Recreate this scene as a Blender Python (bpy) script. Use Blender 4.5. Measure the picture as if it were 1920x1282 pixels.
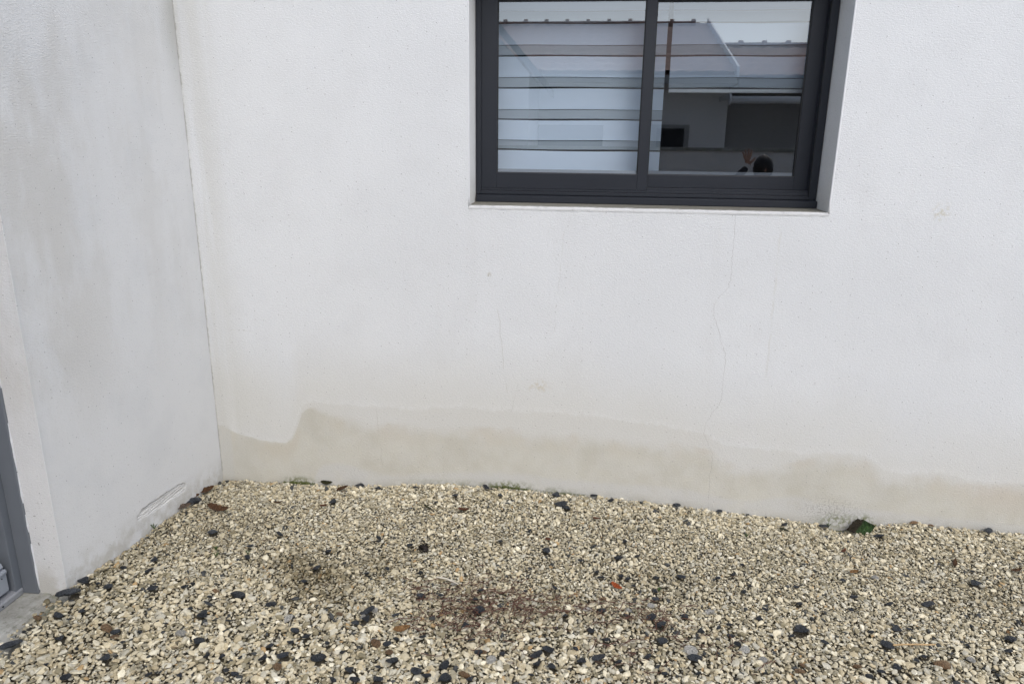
import bpy, bmesh, math, random
import numpy as np
from mathutils import Vector, Matrix, Euler

for o in list(bpy.data.objects): bpy.data.objects.remove(o, do_unlink=True)
SC = bpy.context.scene
COL = SC.collection

# ------------------------------------------------------------------ camera
cam = bpy.data.cameras.new('camera'); camo = bpy.data.objects.new('camera', cam); COL.objects.link(camo)
cam.sensor_fit = 'HORIZONTAL'; cam.sensor_width = 36.0; cam.lens = 24.956; cam.clip_start = .02; cam.clip_end = 400
RX, RD, RF = Vector((.994304, .105937, .011668)), Vector((.039548, -.265081, -.963415)), Vector((-.098968, .958389, -.267761))
m = Matrix.Identity(4)
for i in range(3):
    m[i][0] = RX[i]; m[i][1] = -RD[i]; m[i][2] = -RF[i]
m[0][3], m[1][3], m[2][3] = 0, -3.2, 1.65
camo.matrix_world = m
SC.camera = camo

# ------------------------------------------------------------------ sky, sun, exposure (bright overcast)
SUN_EL, SUN_AZ = math.radians(50), math.radians(158)      # azimuth clockwise from +Y: the light comes from behind the camera
W = bpy.data.worlds.new('World'); SC.world = W; W.use_nodes = True
wn = W.node_tree.nodes; wl = W.node_tree.links; wn.clear()
sky = wn.new('ShaderNodeTexSky'); sky.sky_type = 'NISHITA'; sky.sun_disc = False
sky.sun_elevation = SUN_EL; sky.sun_rotation = SUN_AZ; sky.air_density = 1.0; sky.dust_density = 2.5; sky.ozone_density = 1.0
hs = wn.new('ShaderNodeHueSaturation'); hs.inputs['Saturation'].default_value = .72
bg = wn.new('ShaderNodeBackground'); bg.inputs['Strength'].default_value = .15
wo = wn.new('ShaderNodeOutputWorld')
wl.new(sky.outputs[0], hs.inputs['Color']); wl.new(hs.outputs[0], bg.inputs['Color']); wl.new(bg.outputs[0], wo.inputs['Surface'])
sl = bpy.data.lights.new('sun', 'SUN'); sl.energy = .65; sl.angle = math.radians(50); sl.color = (1, .99, .98)
so = bpy.data.objects.new('sun', sl); COL.objects.link(so)
sd = Vector((math.sin(SUN_AZ)*math.cos(SUN_EL), math.cos(SUN_AZ)*math.cos(SUN_EL), math.sin(SUN_EL)))
so.rotation_euler = sd.to_track_quat('Z', 'Y').to_euler(); so.location = (0, -6, 9)
SC.view_settings.view_transform = 'Standard'; SC.view_settings.look = 'None'
SC.view_settings.gamma = 1; SC.view_settings.exposure = 0.65; SC.view_settings.use_curve_mapping = False

# ------------------------------------------------------------------ measured data (world metres)
CTRL=[(-1.838,0,-0.051),(-1.314,0,-0.045),(-1.032,0,-0.032),(-0.673,0,0.006),(-0.322,0,-0),(-0.082,0,-0.014),(0.18,0,-0.016),(0.44,0,-0.033),(0.672,0,-0.055),(0.925,0,-0.069),(1.077,0,-0.084),(1.172,0,-0.088),(1.231,0,-0.13),(1.304,0,-0.122),(1.378,0,-0.085),(1.562,0,-0.051),(1.804,0,-0.068),(2.089,0,-0.075),(-1.837,-0.154,-0.031),(-1.837,-0.351,-0.016),(-1.837,-0.501,0.006),(-1.837,-0.686,0.016),(-1.837,-0.85,0.029),(-1.837,-1.004,0.054),(-1.837,-1.069,0.054),(-1.837,-1.135,0.074),(1.22,-0.13,-0.085),(1.4,-0.13,-0.075),(1,-0.2,-0.05),(-1.87,-1.3,0.05),(-1.87,-1.7,0.045),(-1.87,-2.6,0.04),(-1.2,-0.4,-0.02),(-0.3,-0.3,-0.005),(0.6,-0.4,-0.025),(1.7,-0.5,-0.045),(-0.9,-1,0.01),(0,-0.9,-0.005),(1.2,-1,-0.02),(-1.2,-1.6,0.03),(0,-1.6,0.005),(1.6,-1.6,-0.01),(3.2,0,-0.07),(3.2,-1.2,-0.03),(4.5,0,-0.06),(4.5,-3,0),(0,-3,0.01),(-1.5,-3,0.03),(2,-3,0)]
CHIPS=[(-1.815,-1.066,0.047),(-1.802,-1.16,0.081),(-1.705,-1.086,0.037),(-1.753,-1.078,0.022),(-1.549,-1.056,0.04),(-1.766,-1.261,0.036),(-1.702,-1.234,0.023),(-1.683,-1.365,0.036),(-1.812,-1.416,0.066),(-1.82,-0.3,0.06),(-1.832,-0.331,0.036),(-1.562,-0.598,0.051),(-1.355,-0.689,0.028),(-1.324,-0.775,0.027),(-1.665,-0.867,0.033),(-1.631,-0.952,0.036),(-1.737,-0.952,0.023),(-1.237,-1.033,0.056),(-1.323,-1.066,0.022),(-1.311,-1.106,0.036),(-1.355,-1.145,0.021),(-1.297,-1.166,0.047),(-1.191,-1.186,0.026),(-1.526,-1.308,0.034),(-1.242,-1.298,0.045),(-1.472,-1.348,0.017),(-1.449,-1.293,0.02),(-1.483,-1.425,0.038),(-1.127,-1.356,0.027),(-1.174,-1.364,0.022),(-1.546,-1.52,0.031),(-1.052,-1.425,0.032),(-1.08,-1.415,0.024),(-1.307,-1.471,0.026),(-1.213,-1.459,0.021),(-1.641,-1.48,0.018),(-1.443,-1.026,0.028),(-1.428,-0.999,0.019),(-1.598,-1.402,0.016),(-1.819,-1.352,0.02),(-1.068,-1.354,0.016),(-1.097,-0.022,0.051),(-1.17,-0.209,0.048),(-1.277,-0.567,0.036),(-1.018,-0.677,0.036),(-1.022,-0.808,0.037),(-1.028,-0.905,0.029),(-0.696,-0.586,0.028),(-0.741,-0.774,0.023),(-0.603,-0.783,0.027),(-0.809,-0.819,0.023),(-0.843,-0.544,0.025),(-0.571,-0.931,0.039),(-0.49,-0.919,0.028),(-0.737,-1.052,0.055),(-0.758,-1.123,0.032),(-0.727,-1.094,0.036),(-0.627,-1.06,0.03),(-0.948,-1.194,0.032),(-0.99,-1.121,0.024),(-0.897,-1.217,0.031),(-0.94,-1.255,0.023),(-0.999,-1.286,0.033),(-0.994,-1.342,0.038),(-0.935,-1.321,0.041),(-0.821,-1.315,0.049),(-0.818,-1.24,0.023),(-0.75,-1.276,0.022),(-0.581,-1.291,0.041),(-0.615,-1.328,0.022),(-0.702,-1.352,0.038),(-0.505,-1.163,0.026),(-0.617,-1.214,0.031),(-0.596,-1.185,0.023),(-0.359,-0.926,0.034),(-0.352,-0.867,0.029),(-0.34,-0.989,0.049),(-0.374,-1.08,0.035),(-0.337,-1.156,0.029),(-0.306,-1.211,0.028),(-0.408,-1.294,0.043),(-0.487,-1.325,0.04),(-0.455,-1.343,0.032),(-0.393,-1.345,0.048),(-0.313,-1.338,0.032),(-0.597,-1.382,0.037),(-0.672,-1.393,0.032),(-0.739,-1.403,0.026),(-0.445,-0.026,0.037),(-0.585,-0.134,0.032),(-0.369,-0.101,0.032),(-0.992,-0.052,0.038),(-0.796,-0.064,0.029),(-1.091,-1.069,0.037),(-0.227,-1.208,0.022),(-0.316,-0.505,0.022),(-0.078,-0.129,0.062),(-0.045,-0.165,0.04),(-0.099,-0.034,0.049),(0.086,-0.02,0.037),(0.166,-0.053,0.028),(0.483,-0.02,0.041),(0.69,-0.02,0.033),(-0.204,-0.404,0.024),(-0.118,-0.548,0.039),(0.217,-0.422,0.025),(0.086,-0.484,0.021),(0.183,-0.56,0.035),(0.26,-0.534,0.025),(0.027,-0.603,0.024),(-0.088,-0.651,0.02),(-0.176,-0.694,0.024),(0.092,-0.678,0.024),(0.111,-0.715,0.03),(0.188,-0.692,0.023),(0.214,-0.706,0.027),(0.33,-0.682,0.03),(0.427,-0.657,0.037),(0.234,-0.753,0.023),(0.316,-0.774,0.026),(0.314,-0.826,0.035),(0.575,-0.643,0.02),(0.64,-0.608,0.024),(0.694,-0.523,0.017),(0.656,-0.726,0.023),(0.691,-0.681,0.02),(-0.025,-0.972,0.024),(0.202,-0.945,0.027),(0.286,-0.938,0.04),(0.313,-0.977,0.048),(0.071,-1.043,0.032),(0.12,-1.086,0.029),(0.409,-0.915,0.031),(0.457,-0.993,0.03),(0.559,-1.006,0.029),(0.572,-1.044,0.026),(0.311,-1.064,0.046),(-0.073,-1.161,0.042),(-0.115,-1.196,0.045),(0.017,-1.148,0.023),(0.038,-1.203,0.039),(0.096,-1.183,0.05),(0.159,-1.194,0.025),(0.255,-1.156,0.034),(0.417,-1.134,0.051),(0.284,-1.201,0.022),(-0.06,-1.245,0.033),(-0.107,-1.239,0.033),(-0.121,-1.296,0.021),(0.306,-1.229,0.022),(0.414,-1.214,0.022),(0.566,-0.94,0.024),(0.52,-0.966,0.021),(0.499,-1.106,0.017),(0.682,-0.889,0.031),(0.717,-0.829,0.025),(0.111,-0.923,0.031),(-0.18,-0.847,0.019),(-0.067,-0.808,0.023),(1.171,-0.036,0.048),(1.08,-0.571,0.03),(1.62,-0.508,0.051),(1.356,-0.695,0.054),(1.081,-0.689,0.029),(0.855,-0.77,0.025),(0.877,-0.655,0.026),(1.202,-0.714,0.029),(0.816,-0.931,0.066),(1.168,-0.874,0.039),(1.212,-0.872,0.024),(1.095,-0.973,0.044),(1.063,-0.909,0.024),(0.882,-0.991,0.029),(1.194,-1.02,0.026),(1.162,-1.046,0.023),(1.082,-1.09,0.036),(1.022,-1.122,0.028),(0.97,-1.149,0.027),(1.552,-0.874,0.042),(1.509,-0.944,0.026),(1.649,-0.416,0.021),(1.887,-0.281,0.018),(1.451,-0.817,0.021),(1.394,-0.125,0.045),(1.918,-0.02,0.044),(0.974,-0.097,0.031),(1.042,-0.777,0.022),(0.77,-0.975,0.024),(1.378,-0.936,0.018)]
INNER=[(-1.806,0.258),(-1.785,0.248),(-1.758,0.229),(-1.664,0.205),(-1.58,0.189),(-1.496,0.182),(-1.453,0.199),(-1.421,0.253),(-1.402,0.312),(-1.38,0.356),(-1.351,0.377),(-1.179,0.361),(-1.017,0.327),(-0.748,0.327),(-0.483,0.328),(-0.107,0.321),(0.243,0.313),(0.502,0.297),(0.616,0.277),(0.697,0.226),(0.845,0.202),(0.918,0.207),(1.021,0.246),(1.128,0.269),(1.232,0.28),(1.312,0.272),(1.366,0.242),(1.419,0.2),(1.457,0.186),(1.527,0.193),(1.63,0.199),(1.7,0.201),(1.773,0.181),(1.912,0.174),(2.041,0.175)]
OUTER=[(-1.806,0.258),(-1.785,0.248),(-1.758,0.229),(-1.664,0.205),(-1.58,0.189),(-1.496,0.182),(-1.458,0.205),(-1.429,0.259),(-1.41,0.317),(-1.387,0.375),(-1.357,0.408),(-1.231,0.409),(-1.068,0.406),(-0.853,0.4),(-0.614,0.418),(-0.43,0.417),(-0.2,0.418),(0.02,0.413),(0.238,0.395),(0.497,0.363),(0.585,0.346),(0.715,0.299),(0.888,0.287),(1.018,0.278),(1.126,0.282),(1.23,0.294),(1.318,0.28),(1.379,0.249),(1.433,0.206),(1.476,0.203),(1.628,0.213),(1.722,0.211),(1.783,0.193),(1.91,0.185),(2.039,0.185)]
LOW=[(-1.84,-0.07),(-1.428,-0.043),(-1.347,-0.032),(-1.327,0.021),(-1.296,0.064),(-1.194,0.082),(-1.057,0.05),(-0.919,0.035),(-0.781,0.049),(-0.537,0.076),(-0.323,0.084),(-0.084,0.068),(0.177,0.061),(0.434,0.058),(0.639,0.035),(0.817,0.01),(1.012,0.046),(1.212,0.017),(1.507,-0.005),(1.796,-0.018),(2.081,-0.033)]
CRACK=[(0.637,1.374),(0.639,1.305),(0.641,1.259),(0.64,1.188),(0.645,1.117),(0.64,1.069),(0.604,1.005),(0.585,0.98),(0.582,0.933),(0.594,0.897),(0.616,0.835),(0.63,0.785),(0.648,0.748),(0.655,0.697),(0.652,0.646),(0.653,0.581),(0.653,0.528),(0.638,0.483),(0.616,0.447),(0.598,0.406),(0.587,0.357),(0.603,0.311),(0.621,0.271),(0.637,0.228),(0.638,0.189),(0.633,0.133),(0.637,0.049),(0.638,-0.023)]
LEAVES=[(1.337,-0.012,0.102),(0.955,-0.172,0.049),(-1.65,-0.394,0.094),(-1.82,-0.189,0.069),(-1.822,-0.39,0.065),(-1.192,-0.265,0.038),(-1.422,-0.265,0.041),(-1.166,-0.076,0.054),(-1.276,-0.012,0.055),(-0.692,-0.267,0.045),(-0.519,-0.273,0.055),(-0.587,-1.14,0.059),(0.169,-0.771,0.046),(-0.116,-0.462,0.028),(0.095,-0.247,0.034),(1.171,-0.313,0.04),(1.605,-0.361,0.045),(1.841,-0.382,0.049),(1.15,-0.499,0.035),(1.562,-0.838,0.027),(-1.848,-0.266,0.057)]
RUST=[(-0.828,-1.079,0.033),(-0.658,-1.215,0.043),(-0.29,-1.205,0.03),(-0.336,-1.318,0.044),(1.588,-0.013,0.04),(1.665,-0.02,0.03),(-1.832,-1.281,0.033),(-1.57,-1.292,0.044),(-1.326,-1.022,0.036),(0.744,-1.153,0.028),(0.77,-1.121,0.025),(1.24,-1.055,0.057),(0.758,-1.151,0.028),(0.95,-1.1,0.032),(-0.024,-0.948,0.031),(0.114,-0.848,0.032),(-0.934,-1.372,0.034),(-0.6,-1.25,0.032),(0.758,-1.193,0.024),(-1.517,-1.328,0.036)]
WHITE=[(-1,-1.132,0.042),(-0.712,-1.04,0.027),(-0.743,-1.085,0.027),(-0.67,-1.2,0.024),(0.054,-0.921,0.032),(0.207,-0.906,0.028),(0.292,-0.865,0.032),(-1.261,-1.209,0.019),(-1.085,-1.456,0.037),(-1.316,-1.271,0.04),(-0.461,-0.836,0.029),(0.407,-1.101,0.054),(0.59,-1.073,0.044),(0.506,-0.872,0.039),(1.225,-0.519,0.031),(-0.26,-1.24,0.042),(0.643,-1.113,0.032),(1.353,-1.013,0.033)]
CONE=[(-0.632,-0.617,0.04)]
STRAW=[(1.108,-0.987),(1.259,-0.96)]
PALE=[(-0.532,-0.818),(-0.495,-0.823),(-0.465,-0.837),(-0.437,-0.854)]
ROOTS=[(-0.603,-0.902),(-0.546,-0.928),(-0.486,-0.919),(-0.421,-0.943),(-0.35,-0.883),(-0.298,-0.805),(-0.251,-0.851),(-0.188,-0.875),(-0.366,-1.03),(-0.433,-1.04),(-0.512,-1.076),(-0.394,-1.094),(-0.295,-0.989),(-0.221,-0.946),(-0.141,-0.95),(-0.063,-0.954),(0.015,-0.943),(0.093,-0.948),(0.251,-0.894),(0.278,-0.921),(0.304,-0.949),(0.228,-0.944),(0.348,-0.896),(-0.315,-1.112),(-0.242,-1.101),(0.183,-1.097),(0.214,-1.173),(0.386,-1.054),(0.558,-1.099),(-0.135,-0.901),(-0.169,-0.97),(-0.34,-0.948),(-0.393,-0.987),(-0.266,-0.904)]
SPRIGS=[(0.753,-0.267,0.034),(-1.837,-0.613,0.056),(-1.49,-0.737,0.031),(1.194,-0.012,0.036),(-1.461,-0.791,0.039),(0.32,-0.766,0.025),(-1.347,-0.746,0.031)]
MUD=[(-1.011,-0.853,0),(-1.11,-0.768,0),(-0.912,-0.946,0)]


# ------------------------------------------------------------------ helpers
class Nd:
    """small node-graph helper"""
    def __init__(s, name):
        s.m = bpy.data.materials.new(name); s.m.use_nodes = True
        s.t = s.m.node_tree; s.t.nodes.clear()
        s.out = s.t.nodes.new('ShaderNodeOutputMaterial')
    def n(s, typ, **kw):
        x = s.t.nodes.new(typ)
        for k, v in kw.items(): setattr(x, k, v)
        return x
    def set(s, sock, v):
        if isinstance(v, bpy.types.NodeSocket): s.t.links.new(v, sock)
        elif v is not None:
            if sock.type == 'RGBA' and len(v) == 3: v = (*v, 1)
            sock.default_value = v
    def mt(s, op, a, b=None, c=None, clamp=False):
        x = s.n('ShaderNodeMath', operation=op, use_clamp=clamp)
        for i, v in enumerate((a, b, c)):
            if v is not None: s.set(x.inputs[i], v)
        return x.outputs[0]
    def add(s, a, b): return s.mt('ADD', a, b)
    def sub(s, a, b): return s.mt('SUBTRACT', a, b)
    def mul(s, a, b): return s.mt('MULTIPLY', a, b)
    def sst(s, v, a, b, lo=0., hi=1.):
        x = s.n('ShaderNodeMapRange', interpolation_type='SMOOTHSTEP')
        for i, q in enumerate((v, a, b, lo, hi)): s.set(x.inputs[i], q)
        return x.outputs[0]
    def mix(s, f, a, b, mode='MIX'):
        x = s.n('ShaderNodeMix', data_type='RGBA', blend_type=mode)
        s.set(x.inputs[0], f); s.set(x.inputs[6], a); s.set(x.inputs[7], b)
        return x.outputs[2]
    def coord(s):
        x = s.n('ShaderNodeTexCoord'); return x.outputs['Object']
    def xyz(s, v):
        x = s.n('ShaderNodeSeparateXYZ'); s.set(x.inputs[0], v); return x.outputs
    def vec(s, a, b, c):
        x = s.n('ShaderNodeCombineXYZ')
        for i, v in enumerate((a, b, c)): s.set(x.inputs[i], v)
        return x.outputs[0]
    def scl(s, v, k):
        x = s.n('ShaderNodeVectorMath', operation='MULTIPLY'); s.set(x.inputs[0], v); s.set(x.inputs[1], k); return x.outputs[0]
    def noise(s, v, sc, det=3., rough=.55, out=0, dist=0.):
        x = s.n('ShaderNodeTexNoise'); s.set(x.inputs['Vector'], v); s.set(x.inputs['Scale'], sc)
        s.set(x.inputs['Detail'], det); s.set(x.inputs['Roughness'], rough); s.set(x.inputs['Distortion'], dist)
        return x.outputs[out]
    def nz(s, v, sc, det=3., rough=.55, dim='2D'):
        x = s.n('ShaderNodeTexNoise', noise_dimensions=dim)
        if dim == '1D': s.set(x.inputs['W'], v)
        else: s.set(x.inputs['Vector'], v)
        s.set(x.inputs['Scale'], sc); s.set(x.inputs['Detail'], det); s.set(x.inputs['Roughness'], rough)
        return x.outputs[0]
    def vor(s, v, sc, feature='F1', out='Distance', rnd=1.):
        x = s.n('ShaderNodeTexVoronoi', feature=feature); s.set(x.inputs['Vector'], v); s.set(x.inputs['Scale'], sc)
        if 'Randomness' in x.inputs: s.set(x.inputs['Randomness'], rnd)
        return x.outputs[out]
    def ramp(s, f, stops, interp='LINEAR'):
        x = s.n('ShaderNodeValToRGB'); s.set(x.inputs[0], f); e = x.color_ramp.elements; x.color_ramp.interpolation = interp
        while len(e) < len(stops): e.new(.5)
        for i, (p, c) in enumerate(stops): e[i].position = p; e[i].color = (*c, 1)
        return x.outputs[0]
    def curve(s, v, pts, x0, x1, y0, y1):
        """float curve through points (x, y); returns y in world units"""
        t = s.mt('DIVIDE', s.sub(v, x0), x1-x0, clamp=True)
        c = s.n('ShaderNodeFloatCurve'); cv = c.mapping.curves[0]
        P = sorted((min(1, max(0, (a-x0)/(x1-x0))), (b-y0)/(y1-y0)) for a, b in pts)
        Q = [P[0]]
        for p in P[1:]:
            if p[0]-Q[-1][0] > 1e-4: Q.append(p)
        cv.points[0].location = Q[0]; cv.points[1].location = Q[-1]
        for p in Q[1:-1]: cv.points.new(*p)
        for p in cv.points: p.handle_type = 'AUTO_CLAMPED'
        c.mapping.update(); s.set(c.inputs[1], t)
        return s.add(s.mul(c.outputs[0], y1-y0), y0)
    def blob(s, a, b, ca, cb, ra, rb, soft=1.):
        """1 inside an ellipse, falling to 0 at its rim"""
        u = s.mt('DIVIDE', s.sub(a, ca), ra); w = s.mt('DIVIDE', s.sub(b, cb), rb)
        d = s.mt('SQRT', s.add(s.mul(u, u), s.mul(w, w)))
        return s.sst(d, 1., 1.-soft, 0., 1.)
    def bump(s, h, dist, strength=1., normal=None):
        x = s.n('ShaderNodeBump'); s.set(x.inputs['Height'], h); s.set(x.inputs['Distance'], dist); s.set(x.inputs['Strength'], strength)
        if normal is not None: s.set(x.inputs['Normal'], normal)
        return x.outputs[0]
    def bsdf(s, col, rough=.8, normal=None, metal=0., spec=.5, **kw):
        x = s.n('ShaderNodeBsdfPrincipled')
        s.set(x.inputs['Base Color'], col); s.set(x.inputs['Roughness'], rough); s.set(x.inputs['Metallic'], metal)
        s.set(x.inputs['Specular IOR Level'], spec)
        if normal is not None: s.set(x.inputs['Normal'], normal)
        for k, v in kw.items(): s.set(x.inputs[k.replace('_', ' ')], v)
        s.t.links.new(x.outputs[0], s.out.inputs['Surface']); return s.m

def simple(name, col, rough=.6, var=.12, sc=30., bump=0., spec=.5, metal=0.):
    g = Nd(name); c = g.coord(); f = g.noise(c, sc, 5)
    cc = g.mix(f, [v*(1-var) for v in col], [min(1, v*(1+var)) for v in col])
    nrm = g.bump(g.noise(c, sc*8, 3), bump) if bump else None
    return g.bsdf(cc, rough, nrm, metal, spec)

def tag(o, label=None, cat=None, group=None, kind=None):
    for k, v in (('label', label), ('category', cat), ('group', group), ('kind', kind)):
        if v: o[k] = v
    return o
def obj(name, verts, faces, mat, parent=None, smooth=False):
    me = bpy.data.meshes.new(name); me.from_pydata(verts, [], faces); me.update()
    if smooth: me.polygons.foreach_set('use_smooth', [True]*len(me.polygons))
    if mat: me.materials.append(mat)
    o = bpy.data.objects.new(name, me); COL.objects.link(o); o.parent = parent
    return o
def empty(name, loc=(0, 0, 0)):
    o = bpy.data.objects.new(name, None); o.location = loc; o.empty_display_size = .1; COL.objects.link(o); return o
class MB:
    """collects simple solids into one mesh"""
    def __init__(s): s.v = []; s.f = []
    def raw(s, v, f):
        k = len(s.v); s.v += [tuple(p) for p in v]; s.f += [tuple(i+k for i in q) for q in f]; return s
    def box(s, x0, x1, y0, y1, z0, z1):
        return s.raw([(x, y, z) for x in (x0, x1) for y in (y0, y1) for z in (z0, z1)],
                     [(0, 1, 3, 2), (4, 6, 7, 5), (0, 4, 5, 1), (2, 3, 7, 6), (0, 2, 6, 4), (1, 5, 7, 3)])
    def prism(s, prof, a0, a1, axis='x'):
        """closed profile [(u,v)] extruded along axis; x: (u,v)=(y,z), y: (u,v)=(x,z)"""
        n = len(prof)
        P = lambda a, u, v: (a, u, v) if axis == 'x' else ((u, a, v) if axis == 'y' else (u, v, a))
        v = [P(a0, *p) for p in prof]+[P(a1, *p) for p in prof]
        f = [(i, (i+1) % n, n+(i+1) % n, n+i) for i in range(n)]+[tuple(range(n))[::-1], tuple(range(n, 2*n))]
        return s.raw(v, f)
    def tube(s, pts, rad, k=6, caps=True):
        pts = [Vector(p) for p in pts]; n = len(pts); v = []; f = []
        rads = rad if isinstance(rad, (list, tuple)) else [rad]*n
        for i, p in enumerate(pts):
            d = (pts[min(i+1, n-1)]-pts[max(i-1, 0)]).normalized()
            a = d.cross(Vector((0, 0, 1)) if abs(d.z) < .9 else Vector((1, 0, 0))).normalized(); b = d.cross(a)
            for j in range(k):
                t = 2*math.pi*j/k; v.append(p+(a*math.cos(t)+b*math.sin(t))*rads[i])
        for i in range(n-1):
            for j in range(k): f.append((i*k+j, i*k+(j+1) % k, (i+1)*k+(j+1) % k, (i+1)*k+j))
        if caps: f += [tuple(range(k))[::-1], tuple((n-1)*k+j for j in range(k))]
        return s.raw(v, f)
    def build(s, name, mat, parent=None, smooth=False, bevel=0., seg=2):
        o = obj(name, s.v, s.f, mat, parent, smooth)
        b = bmesh.new(); b.from_mesh(o.data); bmesh.ops.recalc_face_normals(b, faces=b.faces)
        if bevel: bmesh.ops.bevel(b, geom=list(b.edges), offset=bevel, segments=seg, affect='EDGES', profile=.6, clamp_overlap=True)
        b.to_mesh(o.data); b.free(); return o

# ground heights: smooth surface through measured points
CT = np.array(CTRL); CP = CT[:, :2]; CN = len(CP)
_A = np.zeros((CN+3, CN+3)); _A[:CN, :CN] = np.linalg.norm(CP[:, None]-CP[None], axis=2)-np.eye(CN)*.01
_A[:CN, CN] = 1; _A[:CN, CN+1:] = CP; _A[CN, :CN] = 1; _A[CN+1:, :CN] = CP.T
_S = np.linalg.solve(_A, np.r_[CT[:, 2], 0, 0, 0])
def hgt(x, y):
    x = np.clip(np.asarray(x, float), -2.2, 5.); y = np.clip(np.asarray(y, float), -3.4, .05)
    r = np.sqrt((x[..., None]-CP[:, 0])**2+(y[..., None]-CP[:, 1])**2)
    return r@_S[:CN]+_S[CN]+_S[CN+1]*x+_S[CN+2]*y
def H(x, y): return float(hgt(np.array([x]), np.array([y]))[0])

# ------------------------------------------------------------------ materials
def wall_material(name, facade):
    """white scraped render, x (or y) along the wall, z up; rising damp stains, cracks and specks with measured outlines"""
    g = Nd(name); c = g.coord(); X, Y, Z = g.xyz(c)
    U = X if facade else g.add(X, Y)
    p2 = g.vec(U, Z, 0.)
    nA = g.nz(p2, 1.1, 3, .6); nB = g.nz(p2, 4., 3, .6); nC = g.nz(p2, 11., 3, .6); nD = g.nz(p2, 42., 3, .65)
    nS = g.nz(g.vec(g.mul(U, 9.), g.mul(Z, .55), 0.), 1., 3, .6)
    zA = g.nz(Z, 9., 2, .5, '1D'); zB = g.nz(Z, 34., 3, .6, '1D')
    col = g.mix(g.sst(nA, .3, .7), WALL_A, WALL_B)
    if not facade: col = g.mix(.65, col, (.785, .782, .772))  # side wall colour lightened to stand in for light it does not get
    col = g.mix(g.mul(g.sst(nB, .45, .75), .35), col, WALL_C)
    w = g.add(g.mul(g.sub(nC, .5), .035), g.mul(g.sub(nD, .5), .012))
    col = g.mix(g.mul(g.sst(nS, .52, .78), .06), col, (.58, .575, .55))
    if facade:
        inn = g.curve(U, [(-1.837, .262)]+INNER+[(3.5, .17), (6.5, .15)], -1.84, 6.5, -.1, .6)
        ou = g.curve(U, [(-1.837, .262)]+OUTER+[(3.5, .18), (6.5, .16)], -1.84, 6.5, -.1, .6)
        lo = g.curve(U, LOW+[(3.5, -.02), (6.5, -.02)], -1.84, 6.5, -.1, .6)
        zz = g.add(Z, g.mul(w, g.sst(U, -1.42, -1.2, .55, 1.25)))
        # creamy damp halo above the tide lines
        halo = g.mul(g.sst(g.sub(zz, ou), .42, -.05), g.sst(nA, .25, .6, .4, 1.))
        col = g.mix(g.mul(halo, .85), col, (.645, .642, .605))
        edge_soft = g.sst(U, -1.38, -1.1, .012, .10)
        d1 = g.sub(ou, zz); m1 = g.mt('DIVIDE', d1, .016, clamp=True)
        col = g.mix(g.mul(m1, .50), col, (.615, .608, .568))
        d2 = g.sub(inn, zz); m2 = g.sst(d2, 0., edge_soft)
        tone = g.mix(g.sst(nB, .3, .7), (.526, .507, .434), (.588, .573, .500))
        col = g.mix(g.mul(m2, g.sst(nC, .3, .7, .85, .62)), col, tone)
        bl = g.mul(g.mul(g.sst(d1, -.035, -.004), g.sst(d1, .012, .002)), g.sst(nD, .35, .62))
        col = g.mix(g.mul(bl, .28), col, (.74, .745, .73))
        # ochre concentration just below the edge
        och = g.mul(g.mul(g.sst(d2, 0., .03), g.sst(d2, .15, .04)), g.sst(nB, .40, .68))
        col = g.mix(g.mul(och, .34), col, (.525, .465, .365))
        # paler dried zone above the ground
        m3 = g.mul(g.sst(g.sub(lo, zz), -.014, .022), g.sst(nC, .2, .5, .55, 1.))
        col = g.mix(g.mul(m3, .72), col, (.585, .585, .565))
        # pale strip by the corner joint, grime in the joint
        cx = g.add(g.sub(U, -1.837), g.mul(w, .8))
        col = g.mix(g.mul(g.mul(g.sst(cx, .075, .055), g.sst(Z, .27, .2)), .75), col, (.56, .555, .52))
        col = g.mix(g.mul(g.blob(U, Z, 2.1, .09, .45, .13, .9), .35), col, (.55, .485, .405))
        col = g.mix(g.mul(g.mul(g.blob(U, Z, -1.66, .42, .36, .34, 1.), g.sst(d1, .01, -.01)), .6), col, (.625, .618, .57))
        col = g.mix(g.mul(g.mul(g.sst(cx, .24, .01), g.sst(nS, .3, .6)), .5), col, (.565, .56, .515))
        col = g.mix(g.mul(g.mul(g.sst(g.sub(U, -1.837), g.sst(zB, .3, .7, .003, .010), .0015), g.sst(zA, .25, .6, .25, 1.)), .7), col, (.32, .31, .28))
        # base algae and splash dirt
        gz = g.sub(Z, g.curve(U, [(q[0], q[2]) for q in CTRL[:18]]+[(6.5, -.06)], -1.84, 6.5, -.2, .2))
        col = g.mix(g.mul(g.mul(g.sst(gz, .05, -.005), g.sst(nC, .3, .65)), .5), col, (.42, .40, .33))
        for (u0, z0, ru, rz, k) in ((-1.42, -.04, .12, .05, 1.), (-.34, .005, .18, .05, .95), (-.1, -.01, .14, .04, .5), (-.62, 0., .3, .04, .35), (1.25, -.07, .15, .06, .8), (1.37, -.065, .07, .055, 1.)):
            mk = g.mul(g.blob(U, Z, u0, z0, ru, rz, .9), g.sst(nD, .40, .60))
            col = g.mix(g.mul(mk, k), col, (.17, .185, .075))
        gm = g.mul(g.blob(U, Z, 1.2, -.02, .24, .11, 1.), g.sst(g.nz(p2, 120., 2, .7), .5, .62))
        col = g.mix(g.mul(gm, .65), col, (.26, .25, .22))
        # hairline crack from the window sill to the ground
        ck = g.curve(g.mul(Z, -1.), [(-b, a) for a, b in CRACK], -1.4, .1, .4, .8)
        dc = g.mt('ABSOLUTE', g.sub(g.add(U, g.mul(g.sub(zB, .5), .016)), ck))
        wid = g.sst(zA, .3, .7, .0006, .0015)
        cm = g.mul(g.sst(dc, wid, g.mul(wid, .4)), g.mul(g.sst(Z, 1.40, 1.36), g.sst(zB, .25, .45, .4, 1.)))
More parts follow.
